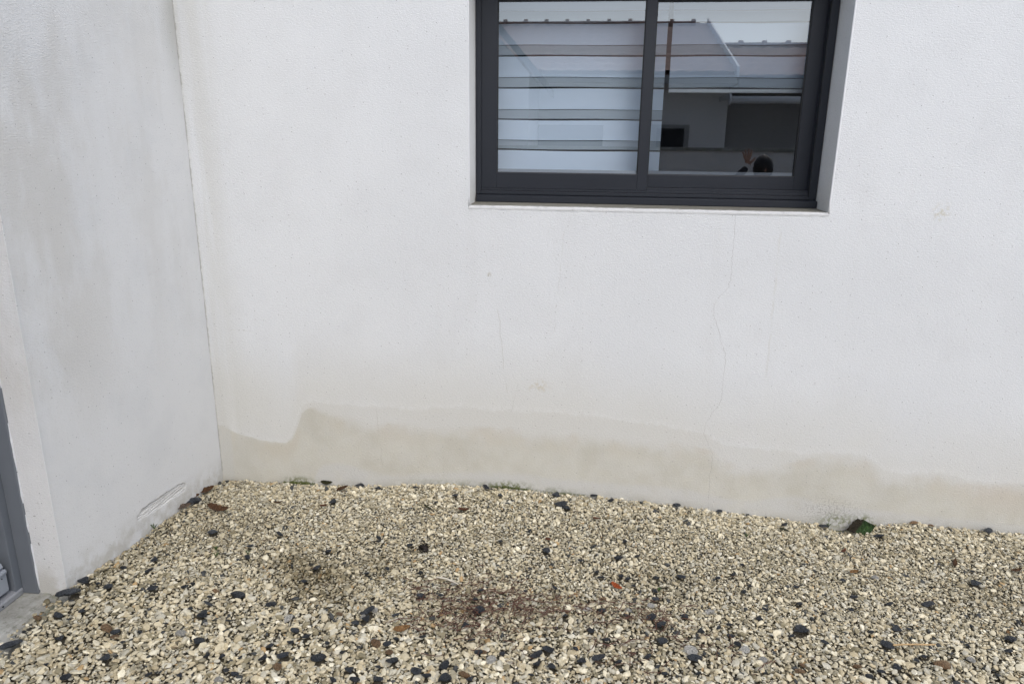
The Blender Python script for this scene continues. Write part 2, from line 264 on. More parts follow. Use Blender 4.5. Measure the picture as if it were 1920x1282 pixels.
        col = g.mix(g.mul(cm, .50), col, (.27, .255, .23))
        def line(a, b, wd, k, cc):
            nonlocal col
            t = g.mt('DIVIDE', g.sub(Z, a[1]), b[1]-a[1])
            xx = g.add(g.add(a[0], g.mul(t, b[0]-a[0])), g.mul(g.sub(zA, .5), .02))
            mm = g.mul(g.sst(g.mt('ABSOLUTE', g.sub(U, xx)), wd, wd*.3), g.mul(g.sst(t, -.02, .06), g.sst(t, 1.02, .9)))
            col = g.mix(g.mul(g.mul(mm, g.sst(nC, .35, .55)), k), col, cc)
        line((.834, 1.34), (.843, .60), .007, .35, (.61, .61, .57))
        line((-.40, .92), (-.35, .48), .003, .45, (.50, .50, .46)); line((-.10, 1.3), (-.14, .75), .003, .3, (.54, .54, .5)); line((-.30, .55), (-.33, .40), .002, .5, (.4, .4, .36))
        line((-1.00, .40), (-.98, .05), .002, .35, (.36, .34, .29))
        for (u0, z0, ru, rz, k, cc) in ((-.438, 1.067, .016, .022, .8, (.45, .43, .36)), (1.48, 1.397, .05, .06, .55, (.54, .51, .40)), (-.2, .54, .075, .05, .5, (.54, .49, .38)),
                                        (-1.65, .76, .05, .006, .5, (.42, .4, .34)), (.7, .02, .02, .01, .7, (.2, .19, .17)), (2.03, -.03, .012, .006, .8, (.22, .2, .18)), (1.06, .63, .008, .03, .5, (.4, .4, .38))):
            col = g.mix(g.mul(g.mul(g.blob(U, Z, u0, z0, ru, rz, .8), g.sst(nD, .46, .6)), k), col, cc)
    else:
        # brownish grime, towards the free edge and higher up
        e = g.mul(g.sst(Y, -.50, -1.0), g.sst(Z, .45, .95))
        dn = g.add(g.mul(g.nz(g.vec(g.mul(U, 2.2), Z, 0.), 1.6, 5, .65), .82), g.mul(nS, .18))
        col = g.mix(g.mul(g.mul(e, g.sst(dn, .36, .64)), .42), col, (.565, .545, .50))
        col = g.mix(g.mul(g.mul(g.sst(dn, .42, .66), g.sst(Z, .3, 1.3)), .28), col, (.62, .605, .57))
        col = g.mix(g.mul(g.mul(g.sst(Y, -.14, 0.), g.sst(Z, 1.7, 2.2)), .6), col, (.44, .44, .40))  # soft shadow high in the inner corner, painted into the colour
        col = g.mix(g.mul(g.sst(Y, -.004, -.002), g.sst(zA, .3, .6, .1, .5)), col, (.42, .41, .38))
        col = g.mix(g.mul(g.mul(g.sst(g.add(Z, g.mul(Y, .09)), .10, -.02), g.sst(nC, .33, .63)), .48), col, (.42, .39, .31))
        # scuffs on the reveal near the ground
        sc1 = g.mul(g.mul(g.sst(X, -1.835, -1.85), g.mul(g.sst(Z, .50, .3), g.sst(Z, .12, .2))), g.sst(nD, .68, .72))
        col = g.mix(g.mul(sc1, .8), col, (.22, .21, .19))
        # raw plaster inside the gouge
        gg = g.mul(g.mul(g.sst(Y, -.71, -.69), g.sst(Y, -.30, -.32)), g.sst(X, -1.8375, -1.8395))
        stv = g.nz(g.vec(g.mul(Y, 9.), g.mul(g.add(Z, g.mul(Y, .105)), 260.), 0.), 1., 2)
        col = g.mix(g.mul(gg, .85), col, g.mix(g.sst(stv, .3, .65), (.42, .41, .38), (.72, .715, .70)))
    # specks: pin holes and dirt grains
    v1 = g.n('ShaderNodeTexVoronoi', voronoi_dimensions='2D'); g.set(v1.inputs['Vector'], p2); g.set(v1.inputs['Scale'], 24.)
    sp = g.mul(g.sst(v1.outputs[0], .055, .025), g.mt('GREATER_THAN', g.xyz(v1.outputs[1])[0], .85))
    col = g.mix(g.mul(sp, .8), col, (.20, .195, .19))
    v2 = g.n('ShaderNodeTexVoronoi', voronoi_dimensions='2D'); g.set(v2.inputs['Vector'], p2); g.set(v2.inputs['Scale'], 75.)
    sp2 = g.mul(g.sst(v2.outputs[0], .17, .06), g.mt('GREATER_THAN', g.xyz(v2.outputs[1])[0], .90))
    col = g.mix(g.mul(sp2, .38), col, (.36, .35, .34))
    # scraped float texture: fine grain, stretched sideways, in patches
    h1 = g.nz(g.vec(U, g.mul(Z, 1.6), 0.), 190., 2, .6); h2 = g.nz(g.vec(U, g.mul(Z, 2.4), 0.), 75., 3, .65)
    col = g.mix(g.sst(h1, .35, .75, 0., .16), col, g.mix(1., col, (.72, .72, .73), 'MULTIPLY'))
    hh = g.add(g.mul(h1, .6), g.mul(h2, .8))
    return g.bsdf(col, .92, g.bump(hh, .0034, .65), spec=.25)

WALL_A, WALL_B, WALL_C = (.692, .708, .716), (.720, .737, .745), (.660, .672, .678)
M = {}
M['facade'] = wall_material('white_render_facade', True)
M['side'] = wall_material('white_render_side', False)
M['bead'] = simple('corner_bead', (.735, .745, .76), .7, .06, 60, .0008)
def reveal_mat():
    g = Nd('reveal_render'); c = g.coord(); X, Y, Z = g.xyz(c)
    col = g.mix(g.noise(c, 6., 5, .65), (.70, .705, .70), (.77, .775, .77))
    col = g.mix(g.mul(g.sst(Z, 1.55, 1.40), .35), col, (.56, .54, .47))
    col = g.mix(g.sst(g.noise(c, 120., 2), .55, .75, 0., .3), col, (.38, .38, .37))
    return g.bsdf(col, .9, g.bump(g.noise(c, 200., 3), .002, .6), spec=.2)
M['reveal'] = reveal_mat()
M['anthracite'] = simple('anthracite_aluminium', (.019, .022, .029), .45, .12, 7, .0002, .35)
M['gasket'] = simple('black_gasket', (.010, .011, .013), .6)
M['spacer'] = simple('grey_glazing_spacer', (.32, .34, .37), .4)
M['doorgrey'] = simple('grey_painted_door', (.150, .165, .185), .45, .10, 9, .0004)
M['doorgrey_pale'] = simple('pale_grey_door_board', (.30, .325, .36), .5, .08, 12, .0004)
M['alu'] = simple('worn_aluminium_threshold', (.36, .37, .39), .45, .25, 40, .0005, .5, .35)
M['room'] = simple('room_dark_paint', (.16, .15, .145), .9)
M['roomfloor'] = simple('room_floor', (.10, .075, .055), .6)
M['rust'] = simple('rusty_iron', (.14, .065, .035), .9, .5, 120, .001)
def concrete():
    g = Nd('weathered_concrete'); c = g.coord()
    a = g.noise(c, 7., 6, .7); b = g.noise(c, 40., 5, .7)
    col = g.mix(g.sst(a, .3, .7), (.25, .245, .215), (.44, .44, .41))
    col = g.mix(g.sst(b, .48, .7, 0., .75), col, (.15, .15, .115))
    col = g.mix(g.mul(g.sst(g.noise(c, 11., 4), .5, .7), .5), col, (.19, .20, .10))
    return g.bsdf(col, .9, g.bump(g.add(a, g.mul(b, .4)), .006))
M['concrete'] = concrete()
def glass():
    g = Nd('window_glass')
    fr = g.n('ShaderNodeFresnel'); fr.inputs['IOR'].default_value = 1.5
    k = g.mt('ADD', fr.outputs[0], 0.155, clamp=True)
    gl = g.n('ShaderNodeBsdfGlossy'); gl.inputs['Roughness'].default_value = 0.; gl.inputs['Color'].default_value = (.93, .96, 1, 1)
    tr = g.n('ShaderNodeBsdfTransparent'); tr.inputs['Color'].default_value = (.90, .94, .97, 1)
    mx = g.n('ShaderNodeMixShader'); g.set(mx.inputs[0], k)
    g.t.links.new(tr.outputs[0], mx.inputs[1]); g.t.links.new(gl.outputs[0], mx.inputs[2])
    g.t.links.new(mx.outputs[0], g.out.inputs[0]); return g.m
M['glass'] = glass()
def fabric(name, col, trans):
    g = Nd(name); c = g.coord()
    wv = g.noise(g.scl(c, (1, 1, 3)), 260., 2)
    cc = g.mix(g.mul(wv, .25), col, [v*.8 for v in col])
    d = g.n('ShaderNodeBsdfDiffuse'); g.set(d.inputs[0], cc)
    t = g.n('ShaderNodeBsdfTranslucent'); g.set(t.inputs[0], cc)
    m1 = g.n('ShaderNodeMixShader'); m1.inputs[0].default_value = .18
    g.t.links.new(d.outputs[0], m1.inputs[1]); g.t.links.new(t.outputs[0], m1.inputs[2])
    out = m1
    if trans:
        p = g.n('ShaderNodeBsdfTransparent'); out = g.n('ShaderNodeMixShader'); out.inputs[0].default_value = trans
        g.t.links.new(m1.outputs[0], out.inputs[1]); g.t.links.new(p.outputs[0], out.inputs[2])
    g.t.links.new(out.outputs[0], g.out.inputs[0]); return g.m
M['opaque'] = fabric('opaque_blind_fabric', (.80, .89, .99), 0.)
M['sheer'] = fabric('sheer_blind_fabric', (.68, .75, .80), .38)
M['blindbar'] = simple('blind_bar', (.72, .74, .74), .5)

# ------------------------------------------------------------------ ground
def ground_mat():
    g = Nd('gravel_bed'); c = g.coord()
    v = g.n('ShaderNodeTexVoronoi', feature='F1'); g.set(v.inputs['Vector'], c); g.set(v.inputs['Scale'], 45.)
    r = g.xyz(v.outputs['Color'])[0]
    col = g.ramp(r, [(0, (.30, .26, .18)), (.3, (.42, .37, .28)), (.6, (.36, .34, .29)), (.85, (.52, .48, .39)), (.93, (.05, .055, .06))], 'CONSTANT')
    e = g.vor(c, 45., 'DISTANCE_TO_EDGE')
    col = g.mix(g.sst(e, 0., .10), (.07, .06, .045), col)
    return g.bsdf(col, .9, g.bump(g.sst(e, 0., .3), .02))
M['ground'] = ground_mat()
def soil_mat():
    g = Nd('soil_under_gravel'); c = g.coord()
    col = g.mix(g.noise(c, 60., 5, .7), (.035, .030, .020), (.14, .122, .086))
    return g.bsdf(col, .95, g.bump(g.noise(c, 150., 4), .01))
xs = np.concatenate([np.array([-60, -30, -15, -8, -4]), np.linspace(-2.3, 4.6, 139), np.array([5.5, 8, 15, 30, 60])])
ys = np.concatenate([np.array([-60, -35, -20, -12, -8, -5.5, -4.2]), np.linspace(-3.4, .05, 70), np.array([.4])])
GX, GY = np.meshgrid(xs, ys); GZ = hgt(GX.ravel(), GY.ravel())-.016-.06*np.clip((-1.80-GX.ravel())/.06, 0, 1)*(GY.ravel() < -1.1)
nx, ny = len(xs), len(ys)
gv = list(zip(GX.ravel().tolist(), GY.ravel().tolist(), GZ.tolist()))
gf = [(j*nx+i, j*nx+i+1, (j+1)*nx+i+1, (j+1)*nx+i) for j in range(ny-1) for i in range(nx-1)]
go = obj('ground', gv, gf, M['ground'], None, True); tag(go, 'soil bed under the pale gravel beside the house', 'ground', kind='structure')
go.data.materials.append(soil_mat())
mi = [1 if (-2.3 < (xs[i]+xs[i+1])/2 < 3.25 and -2.4 < (ys[j]+ys[j+1])/2 < .1) else 0 for j in range(ny-1) for i in range(nx-1)]
go.data.polygons.foreach_set('material_index', mi)

# ------------------------------------------------------------------ house
house = empty('house')
tag(house, 'white rendered house with anthracite sliding window and damp stained wall base', 'house')
XC, YE = -1.837, -1.128
OX0, OX1, OZ0, OZ1 = -.531, 1.024, 1.381, 2.42
def grid_wall(name, us, vs, hole, place, mat, depth=None):
    v = [place(u, w) for w in vs for u in us]; n = len(us); f = []
    for j in range(len(vs)-1):
        for i in range(n-1):
            if hole and hole[0]-1e-6 <= us[i] and us[i+1] <= hole[1]+1e-6 and hole[2]-1e-6 <= vs[j] and vs[j+1] <= hole[3]+1e-6: continue
            f.append((j*n+i, j*n+i+1, (j+1)*n+i+1, (j+1)*n+i))
    return v, f
v, f = grid_wall('', [XC-.3, XC, OX0, OX1, 6.5], [-.6, OZ0, OZ1, 3.1], (OX0, OX1, OZ0, OZ1), lambda u, w: (u, 0, w), None)
n0 = len(v)
v += [(a, .29, b) for a, _, b in v]
f += [tuple(n0+i for i in q)[::-1] for q in f]
wallo = obj('facade_wall', v, f, M['facade'], house)
tag(wallo, 'white scraped render wall with beige damp band, hairline crack and algae at its foot')
# reveals of the window opening (3 mm inside the wall's cut edge)
rv = MB()
e = .0015
rv.raw([(OX0-e, -.0005, OZ0-.01), (OX0-e, .3, OZ0-.01), (OX0-e, .3, OZ1+.01), (OX0-e, -.0005, OZ1+.01)], [(0, 1, 2, 3)])
rv.raw([(OX1+e, -.0005, OZ0-.01), (OX1+e, -.0005, OZ1+.01), (OX1+e, .3, OZ1+.01), (OX1+e, .3, OZ0-.01)], [(0, 1, 2, 3)])
rv.raw([(OX0-.01, -.0005, OZ1+e), (OX0-.01, .3, OZ1+e), (OX1+.01, .3, OZ1+e), (OX1+.01, -.0005, OZ1+e)], [(0, 1, 2, 3)])
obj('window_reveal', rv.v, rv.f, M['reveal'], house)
def sillmat():
    g = Nd('dark_sill_render'); c = g.coord(); X, Y, Z = g.xyz(c)
    d = g.sst(g.add(Y, g.mul(g.sub(g.noise(c, 22., 4), .5), .08)), .004, .045)  # sill turns dark behind its paler front edge
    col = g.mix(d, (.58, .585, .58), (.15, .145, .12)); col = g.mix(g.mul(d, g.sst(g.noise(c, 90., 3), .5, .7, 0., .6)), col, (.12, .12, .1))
    return g.bsdf(col, .95, g.bump(g.noise(c, 160., 3), .003))
ns = 60; sv = []; sf = []
rs = random.Random(5)
for i in range(ns+1):
    x = OX0-.004+(OX1-OX0+.008)*i/ns; w = rs.uniform(-.0012, .0012)
    sv += [(x, -.0012+w*.6, OZ0-.012), (x, -.0016+w*.5, OZ0-.004), (x, .001+w, OZ0+.0008), (x, .012, OZ0+.003), (x, .3, OZ0+.010)]
for i in range(ns):
    for k in range(4): a = i*5+k; sf.append((a, a+5, a+6, a+1))
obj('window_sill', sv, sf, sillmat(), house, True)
for xx in (OX0, OX1):
    bd = MB(); bd.tube([(xx+(-.002 if xx < 0 else .002), .003, OZ0-.004+i*.05) for i in range(22)], .0042, 8); bd.build('corner_bead', M['bead'], house, True)

# side wing: wall face x = XC with the gouge, the reveal beside the door, the wall beyond and above the door
us = sorted(set([round(x, 4) for x in list(np.linspace(YE, -.75, 5))+list(np.arange(-.75, -.262, .0038))+[-.2, -.1, 0.0]]))
vs = sorted(set([round(z, 4) for z in [-.6, -.2, -.06]+list(np.arange(0., .17, .0032))+[.4, .9, 1.5, 2.2, 3.1]]))
rg = random.Random(3)
gl = [(-.700, .088, .118), (-.66, .094, .140), (-.56, .079, .132), (-.45, .068, .121), (-.37, .063, .113), (-.325, .062, .098)]  # y, z bottom, z top of the gouge
sn = {}
def gouge(y, z):
    if not (-.702 < y < -.32): return 0.
    ya = [a[0] for a in gl]
    zb = np.interp(y, ya, [a[1] for a in gl]); zt = np.interp(y, ya, [a[2] for a in gl])
    zt += .0014*math.sin(y*61)+.001*math.sin(y*143+1); zb += .002*math.sin(y*47+2)
    t = (z-zb)/(zt-zb)
    if t <= 0 or t >= 1: return 0.
    k = round(z/.0032)
    st = sn.setdefault(k, rg.uniform(-.0018, .0018))
    d = .0078*(t**.8)*(1 if t < .9 else (1-t)/.1)
    endk = min(1, (y+.702)/.02, (-.32-y)/.02)
    return max(0, (d+st*min(1, t*4)+rg.uniform(-.0010, .0010))*endk)
v, f = grid_wall('', us, vs, None, lambda u, w: (XC-gouge(u, w), u, w), None)
f = [q for q in f]
wm = MB(); wm.raw(v, f)
# reveal facing the camera and return beside the door, wall past the door, lintel
wm.raw([(XC, YE, -.6), (XC, YE, 3.1), (-1.9455, YE, 3.1), (-1.9455, YE, -.6)], [(0, 1, 2, 3)])
wm.raw([(-1.9455, YE, -.6), (-1.9455, YE, 3.1), (-1.9455, -.9, 3.1), (-1.9455, -.9, -.6)], [(0, 1, 2, 3)])
wm.raw([(XC, -2.10, -.6), (XC, -6, -.6), (XC, -6, 3.1), (XC, -2.10, 3.1)], [(0, 1, 2, 3)])
wm.raw([(XC, -2.10, -.6), (XC, -2.10, 3.1), (-2.2, -2.10, 3.1), (-2.2, -2.10, -.6)], [(0, 1, 2, 3)])
wm.raw([(XC, YE, 2.3), (XC, -2.10, 2.3), (XC, -2.10, 3.1), (XC, YE, 3.1)], [(0, 1, 2, 3)])
wm.raw([(XC, YE, 2.3), (-2.2, YE, 2.3), (-2.2, -2.10, 2.3), (XC, -2.10, 2.3)], [(0, 1, 2, 3)])
sw = wm.build('wing_wall', M['side'], house)
tag(sw, 'grimy white render side wall with a gouge near the gravel')
b2 = MB(); b2.tube([(XC+.0012+rs.uniform(-.0005, .0005), YE+.001, .03+i*.06) for i in range(52)], .0026, 8); b2.build('corner_bead', M['side'], house, True)
# ragged filler bead in the inner corner
b3 = MB(); pts = []; rad = []
for i in range(150):
    z = -.08+i*.0215; pts.append((XC+.003+.0015*math.sin(i*.7)+rs.uniform(-.0015, .0015), -.004, z)); rad.append(.0036+rs.uniform(-.0015, .0018))

cp = MB(); cp.box(XC-.3, 6.5, -.10, .4, 3.1, 3.16); cp.build('parapet_cap', M['concrete'], house)
cp = MB(); cp.box(-2.4, XC+.08, -6, -.101, 3.1, 3.16); cp.build('parapet_cap', M['concrete'], house)

# room behind the window
rm = MB()
a0, a1, b0, b1, c0, c1 = -1.5, 2.6, .2915, 3.6, .35, 2.75
rm.raw([(a0, b0, c0), (a1, b0, c0), (a1, b1, c0), (a0, b1, c0), (a0, b0, c1), (a1, b0, c1), (a1, b1, c1), (a0, b1, c1)],
       [(3, 2, 6, 7), (0, 3, 7, 4), (1, 5, 6, 2), (4, 7, 6, 5), (0, 1, 2, 3)])
obj('room_wall', rm.v, rm.f, M['room'], house)

# window: outer frame, tracks, two sliding sashes with panes
def ring(mb, x0, x1, z0, z1, wl_, wr, wb, wt, y0, y1):
    mb.box(x0, x0+wl_, y0, y1, z0, z1); mb.box(x1-wr, x1, y0, y1, z0, z1)
    mb.box(x0+wl_, x1-wr, y0, y1, z0, z0+wb); mb.box(x0+wl_, x1-wr, y0, y1, z1-wt, z1); return mb
w = MB(); ring(w, -.5285, 1.0225, 1.4235, 2.417, .022, .033, .016, .05, .19, .288)
win = w.build('window', M['anthracite'], house, bevel=.0015, seg=1)
tag(win, 'anthracite two-leaf sliding window with blinds behind the glass')
def sash(x0, x1, z0, z1, gx0, gx1, gz0, gz1, y0, y1, yg):
    s = MB(); t = .0012
    s.box(x0, gx0, y0, y1, z0, z1); s.box(gx1, x1, y0, y1, z0, z1)
    s.box(gx0+t*0, gx1, y0+.0006, y1, z0, gz0); s.box(gx0, gx1, y0+.0006, y1, gz1, z1)
    s.build('sash_frame', M['anthracite'], win, bevel=.0016, seg=2)
    k = MB(); q = .005
    ring(k, gx0-.0005, gx1+.0005, gz0-.0005, gz1+.0005, q, q, .003, q, y0+.006, yg-.001); k.build('gasket', M['gasket'], win)
    k = MB(); k.box(gx0+.005, gx1-.005, yg+.004, yg+.02, gz0+.0025, gz0+.016); k.build('glazing_spacer', M['spacer'], win)
    p = MB(); p.raw([(gx0+.001, yg, gz0+.001), (gx1-.001, yg, gz0+.001), (gx1-.001, yg, gz1-.001), (gx0+.001, yg, gz1-.001)], [(0, 1, 2, 3)])
    p.build('pane', M['glass'], win)
sash(-.5075, .266, 1.451, 2.352, -.434, .2205, 1.523, 2.264, .203, .236, .220)
sash(.228, 1.003, 1.4645, 2.352, .268, .930, 1.5225, 2.264, .2395, .272, .2555)
k = MB(); k.box(-.506, .9885, .196, .204, 1.4405, 1.4505); k.box(.2665, .9945, .2055, .2385, 1.4405, 1.4640); k.build('track', M['anthracite'], win, bevel=.001, seg=1)
k = MB(); k.prism([(.168, 1.3905), (.172, 1.3895), (.19, 1.392), (.200, 1.4225), (.176, 1.4195), (.168, 1.4165)], -.525, 1.0235, 'x'); k.build('drip_sill', M['anthracite'], win)
k = MB(); k.box(.9875, .9895, .1885, .1955, 1.4410, 2.36); k.build('gasket', M['gasket'], win)

# blinds hanging in the room
def blind(x0, x1, zbot, zs, label):
    b = empty('roller_blind', ((x0+x1)/2, .36, 2.52)); tag(b, label, 'blind', 'day and night blinds behind the window panes')
    X0, X1 = x0-(x0+x1)/2, x1-(x0+x1)/2
    def strip(nm, za, zb, mat, yo=0.):
        n = 8; vv = []; ff = []
        r_ = random.Random(int(za*999))
        for i in range(n+1):
            x = X0+(X1-X0)*i/n; dz = .0015*math.sin(i*.9+za*9); bow = r_.uniform(-.0006, .0006)
            for (yy) in (-.0006, .0006): vv += [(x, yo+yy+bow, za-2.52+dz), (x, yo+yy+bow*.6, zb-2.52+dz)]
        for i in range(n):
            a = i*4; ff += [(a, a+4, a+5, a+1), (a+2, a+3, a+7, a+6), (a+1, a+5, a+7, a+3), (a, a+2, a+6, a+4)]
        obj(nm, vv, ff, mat, b)
    for (za, zb, kind) in zs: strip('opaque_band' if kind else 'sheer_band', za, zb, M['opaque'] if kind else M['sheer'], 0. if kind else .004)
    k = MB(); k.box(X0, X1, -.008, .006, zbot-2.52-.012, zbot-2.52+.004); k.build('bottom_bar', M['blindbar'], b, bevel=.002)
    k = MB(); k.tube([(X0, 0, .06), (X1, 0, .06)], .02, 12); k.build('roller', M['blindbar'], b)
    return b
bands = [(2.331, 2.45, 1), (2.2445, 2.331, 1), (2.1965, 2.2425, 0), (2.0985, 2.189, 1), (2.0555, 2.0965, 0), (1.9575, 2.048, 1), (1.914, 1.9555, 0), (1.8135, 1.9065, 1), (1.771, 1.8115, 0), (1.6725, 1.7635, 1), (1.630, 1.6705, 0), (1.530, 1.6225, 1)]
blind(-.475, .330, 1.524, bands, 'lowered banded roller blind filling the left window pane')
blind(.352, .957, 1.903, bands[:7], 'half raised banded roller blind in the right window pane')

# side door
dr = MB(); dr.box(-2.115, -2.05, -2.08, -1.178, .085, 2.28)
door = dr.build('door', M['doorgrey'], house, bevel=.002, seg=1); tag(door, 'grey painted door with weather bar')
k = MB(); k.box(-2.0495, -2.0460, -2.06, -1.200, .26, 2.2); k.build('door_panel', M['doorgrey_pale'], door, bevel=.001, seg=1)
k = MB(); k.box(-2.0498, -2.012, -2.075, -1.183, .089, .158); k.build('weather_bar', M['doorgrey_pale'], door, bevel=.003)
k = MB(); k.prism([(-2.0498, .160), (-2.006, .160), (-2.004, .168), (-2.008, .176), (-2.0498, .178)], -2.072, -1.186, 'y'); k.prism([(-2.0498, .1795), (-2.016, .1795), (-2.012, .187), (-2.018, .200), (-2.034, .209), (-2.0498, .212)], -2.070, -1.189, 'y'); k.build('moulding', M['doorgrey_pale'], door, bevel=.002)
k = MB(); k.tube([(-2.0135, -1.205, .148), (-2.0105, -1.205, .148)], .0022, 8); k.build('screw', M['gasket'], door)
fr = MB(); fr.box(-2.003, -1.943, -1.1385, -1.1005, .047, 2.3)
frame = fr.build('door_frame', M['doorgrey'], house, bevel=.002, seg=1)
k = MB(); k.box(-2.062, -2.0035, -1.1665, -1.1005, .0485, 2.3); k.build('stop_profile', M['doorgrey'], frame, bevel=.0025)
k = MB(); k.box(-2.12, -2.0625, -1.1560, -1.1, .0485, 2.3); k.build('rebate', M['doorgrey'], frame)
k = MB(); k.box(-2.003, -1.943, -2.10, -1.139, 2.24, 2.299); k.build('head_profile', M['doorgrey'], frame)
th = MB(); th.prism([(-2.11, .046), (-2.0, .046), (-1.9985, .066), (-2.003, .0705), (-2.11, .083)], -2.09, -1.1395, 'y')
tho = th.build('threshold', M['alu'], frame, bevel=.0012, seg=1)
k = MB(); k.tube([(-2.0005, -1.235, .057), (-1.9975, -1.235, .057)], .0035, 8); k.build('drain_hole', M['gasket'], frame)
# ragged filler along the frame
k = MB(); k.tube([(-1.9445+rs.uniform(-.0022, .0016), YE-.002, .05+i*.03) for i in range(75)], [.0035+rs.uniform(-.0015, .0015) for i in range(75)], 6); k.build('frame_filler', M['bead'], frame, True)
k = MB(); k.box(-1.972, -1.945, -1.146, -1.139, .835, .885); k.tube([(-1.958, -1.146, .84), (-1.95, -1.156, .86), (-1.955, -1.146, .885)], .004, 6); k.build('hinge_keeper', M['rust'], frame)

# concrete door step
st = MB()
n = 26; r_ = random.Random(8)
top = []; 
ysn = np.linspace(-1.118, -2.4, n)
vv = []
for i, y in enumerate(ysn):
    xe = -1.835+.012*math.sin(i*1.3)+r_.uniform(-.006, .006)
    vv += [(-2.25, y, .0445), (-1.905, y, .0445+r_.uniform(-.001, .001)), (-1.899, y, .038), (-1.893, y, .041), (xe, y, .036+r_.uniform(-.003, .003)), (xe+.008, y, -.15)]
ff = []
for i in range(n-1):
    for k_ in range(5): a = i*6+k_; ff.append((a, a+1, a+7, a+6))
so_ = obj('door_step', vv, ff, M['concrete'], None); tag(so_, 'weathered concrete door step at the grey door', 'door step', kind='structure')

# ------------------------------------------------------------------ gravel
def stone_mesh(name, seed, sx, sy, sz, sub=2, cuts=9, rough=.05, keep=.72):
    r = random.Random(seed); b = bmesh.new(); bmesh.ops.create_icosphere(b, subdivisions=sub, radius=1.)
    pl = []
    for i in range(cuts):
        d = Vector((r.gauss(0, 1), r.gauss(0, 1), r.gauss(0, 1))).normalized(); pl.append((d, r.uniform(keep, .95)))
    for q in b.verts:
        p = q.co.copy()
        for d, k in pl:
            t = p.dot(d)
            if t > k: p -= d*(t-k)*.93
        p *= 1+r.uniform(-rough, rough)
        q.co = Vector((p.x*sx, p.y*sy, p.z*sz))
    bmesh.ops.recalc_face_normals(b, faces=b.faces)
    me = bpy.data.meshes.new(name); b.to_mesh(me); b.free(); return me
def stone_mat():
    g = Nd('gravel_stone'); c = g.coord()
    at = g.n('ShaderNodeAttribute', attribute_type='INSTANCER', attribute_name='tone').outputs['Fac']
    mud = g.n('ShaderNodeAttribute', attribute_type='INSTANCER', attribute_name='mud').outputs['Fac']
    oi = g.n('ShaderNodeObjectInfo').outputs['Random']
    col = g.ramp(at, [(0, (.055, .060, .066)), (.025, (.25, .225, .16)), (.11, (.34, .315, .25)), (.22, (.47, .415, .305)), (.37, (.55, .50, .39)), (.53, (.45, .435, .385)), (.64, (.61, .565, .455)), (.78, (.53, .515, .46)), (.88, (.70, .665, .56)), (.976, (.42, .30, .17)), (.986, (.76, .73, .65))], 'CONSTANT')
    off = g.n('ShaderNodeVectorMath', operation='ADD'); g.set(off.inputs[0], c); g.set(off.inputs[1], g.vec(g.mul(oi, 37.), g.mul(oi, 91.), 0.))
    nz = g.noise(off.outputs[0], 2.2, 4, .65)
    col = g.mix(g.sst(nz, .3, .75, 0., .55), col, g.mix(1., col, (.62, .58, .48), 'MULTIPLY'))
    col = g.mix(1., col, g.mix(oi, (.93, .91, .83), (1.24, 1.22, 1.13)), 'MULTIPLY')
    col = g.mix(mud, col, g.mix(1., col, (.30, .27, .20), 'MULTIPLY'))
    return g.bsdf(col, .78, spec=.3)
M['stone'] = stone_mat()
protos = bpy.data.collections.new('gravel_shapes')
NP = 14
for i in range(NP):
    r = random.Random(100+i)
    me = stone_mesh('gravel_shape', 100+i, .5, r.uniform(.24, .43), r.uniform(.11, .24), 2, 9+i % 5, .06, .34)
    me.materials.append(M['stone'])
    if i % 5 == 0: me.polygons.foreach_set('use_smooth', [True]*len(me.polygons))
    protos.objects.link(bpy.data.objects.new('gravel_shape', me))
rng = np.random.default_rng(11)
def layer(sp, size, sig, dz, x0=-1.95, x1=3.2, y0=-2.35, y1=-.006):
    gx, gy = np.meshgrid(np.arange(x0, x1, sp), np.arange(y0, y1, sp))
    x = gx.ravel()+rng.uniform(-.55, .55, gx.size)*sp; y = gy.ravel()+rng.uniform(-.55, .55, gx.size)*sp
    s = size*np.exp(rng.normal(0, sig, x.size)); z = rng.normal(dz, .0022, x.size)
    return x, y, z, s
L1 = layer(.0116, .0165, .26, -.0075); L2 = layer(.0138, .0185, .42, .0010); L3 = layer(.070, .029, .20, .004); L4 = layer(.0115, .0125, .25, -.001, y0=-.95)
x, y, dz, s = (np.concatenate(q) for q in zip(L1, L2, L3, L4))
s = np.clip(s, .008, .046)
# larger stones gather in the near ground and along the walls
s *= np.interp(-y, [0, .12, .28, .70, 1.0, 1.35, 2.4], [.95, .88, .74, .76, .90, 1.02, 1.15])
ok = (y < -.003-s*.22) & ~((x < XC+s*.25) & (y > YE-.02)) & ~((x < -1.875) & (y > -2.4))
edge = np.minimum(np.where(x < -1.78, np.maximum(0, (x+1.90)/.12), 1), 1)
ok &= rng.uniform(0, 1, x.size) < np.where((x < -1.79) & (y < YE), edge*.9, 1)
for (cx, cy, cl) in CHIPS: ok &= ((x-cx)**2+(y-cy)**2 > (cl*.42)**2)
x, y, dz, s = x[ok], y[ok], dz[ok], s[ok]
z = hgt(x, y)+dz
N = len(x)
tone = rng.uniform(0, 1, N)
mud = np.zeros(N)
for (mx, my, rr, k) in ((-1.01, -.853, .20, .9), (-1.13, -.77, .14, .85), (-.90, -.95, .13, .7), (-.8, -.75, .16, .5), (-.38, -.98, .22, .42), (-.1, -.92, .2, .35), (.2, -.95, .16, .3), (.35, -.72, .16, .45), (1.62, -.62, .18, .4), (1.9, -.55, .2, .35), (-1.55, -.55, .25, .3)):
    mud = np.maximum(mud, k*np.clip(1.3-np.hypot(x-mx, (y-my)*1.2)/rr, 0, 1))
wal = np.clip(1-np.minimum(np.abs(x-XC)/.22, 1), 0, 1)*(y > -1.3)
mud = np.maximum(mud, .5*wal)
mud = np.clip(mud*rng.uniform(.4, 1.4, N)*np.where(dz < -.003, 1.15, .78), 0, 1)
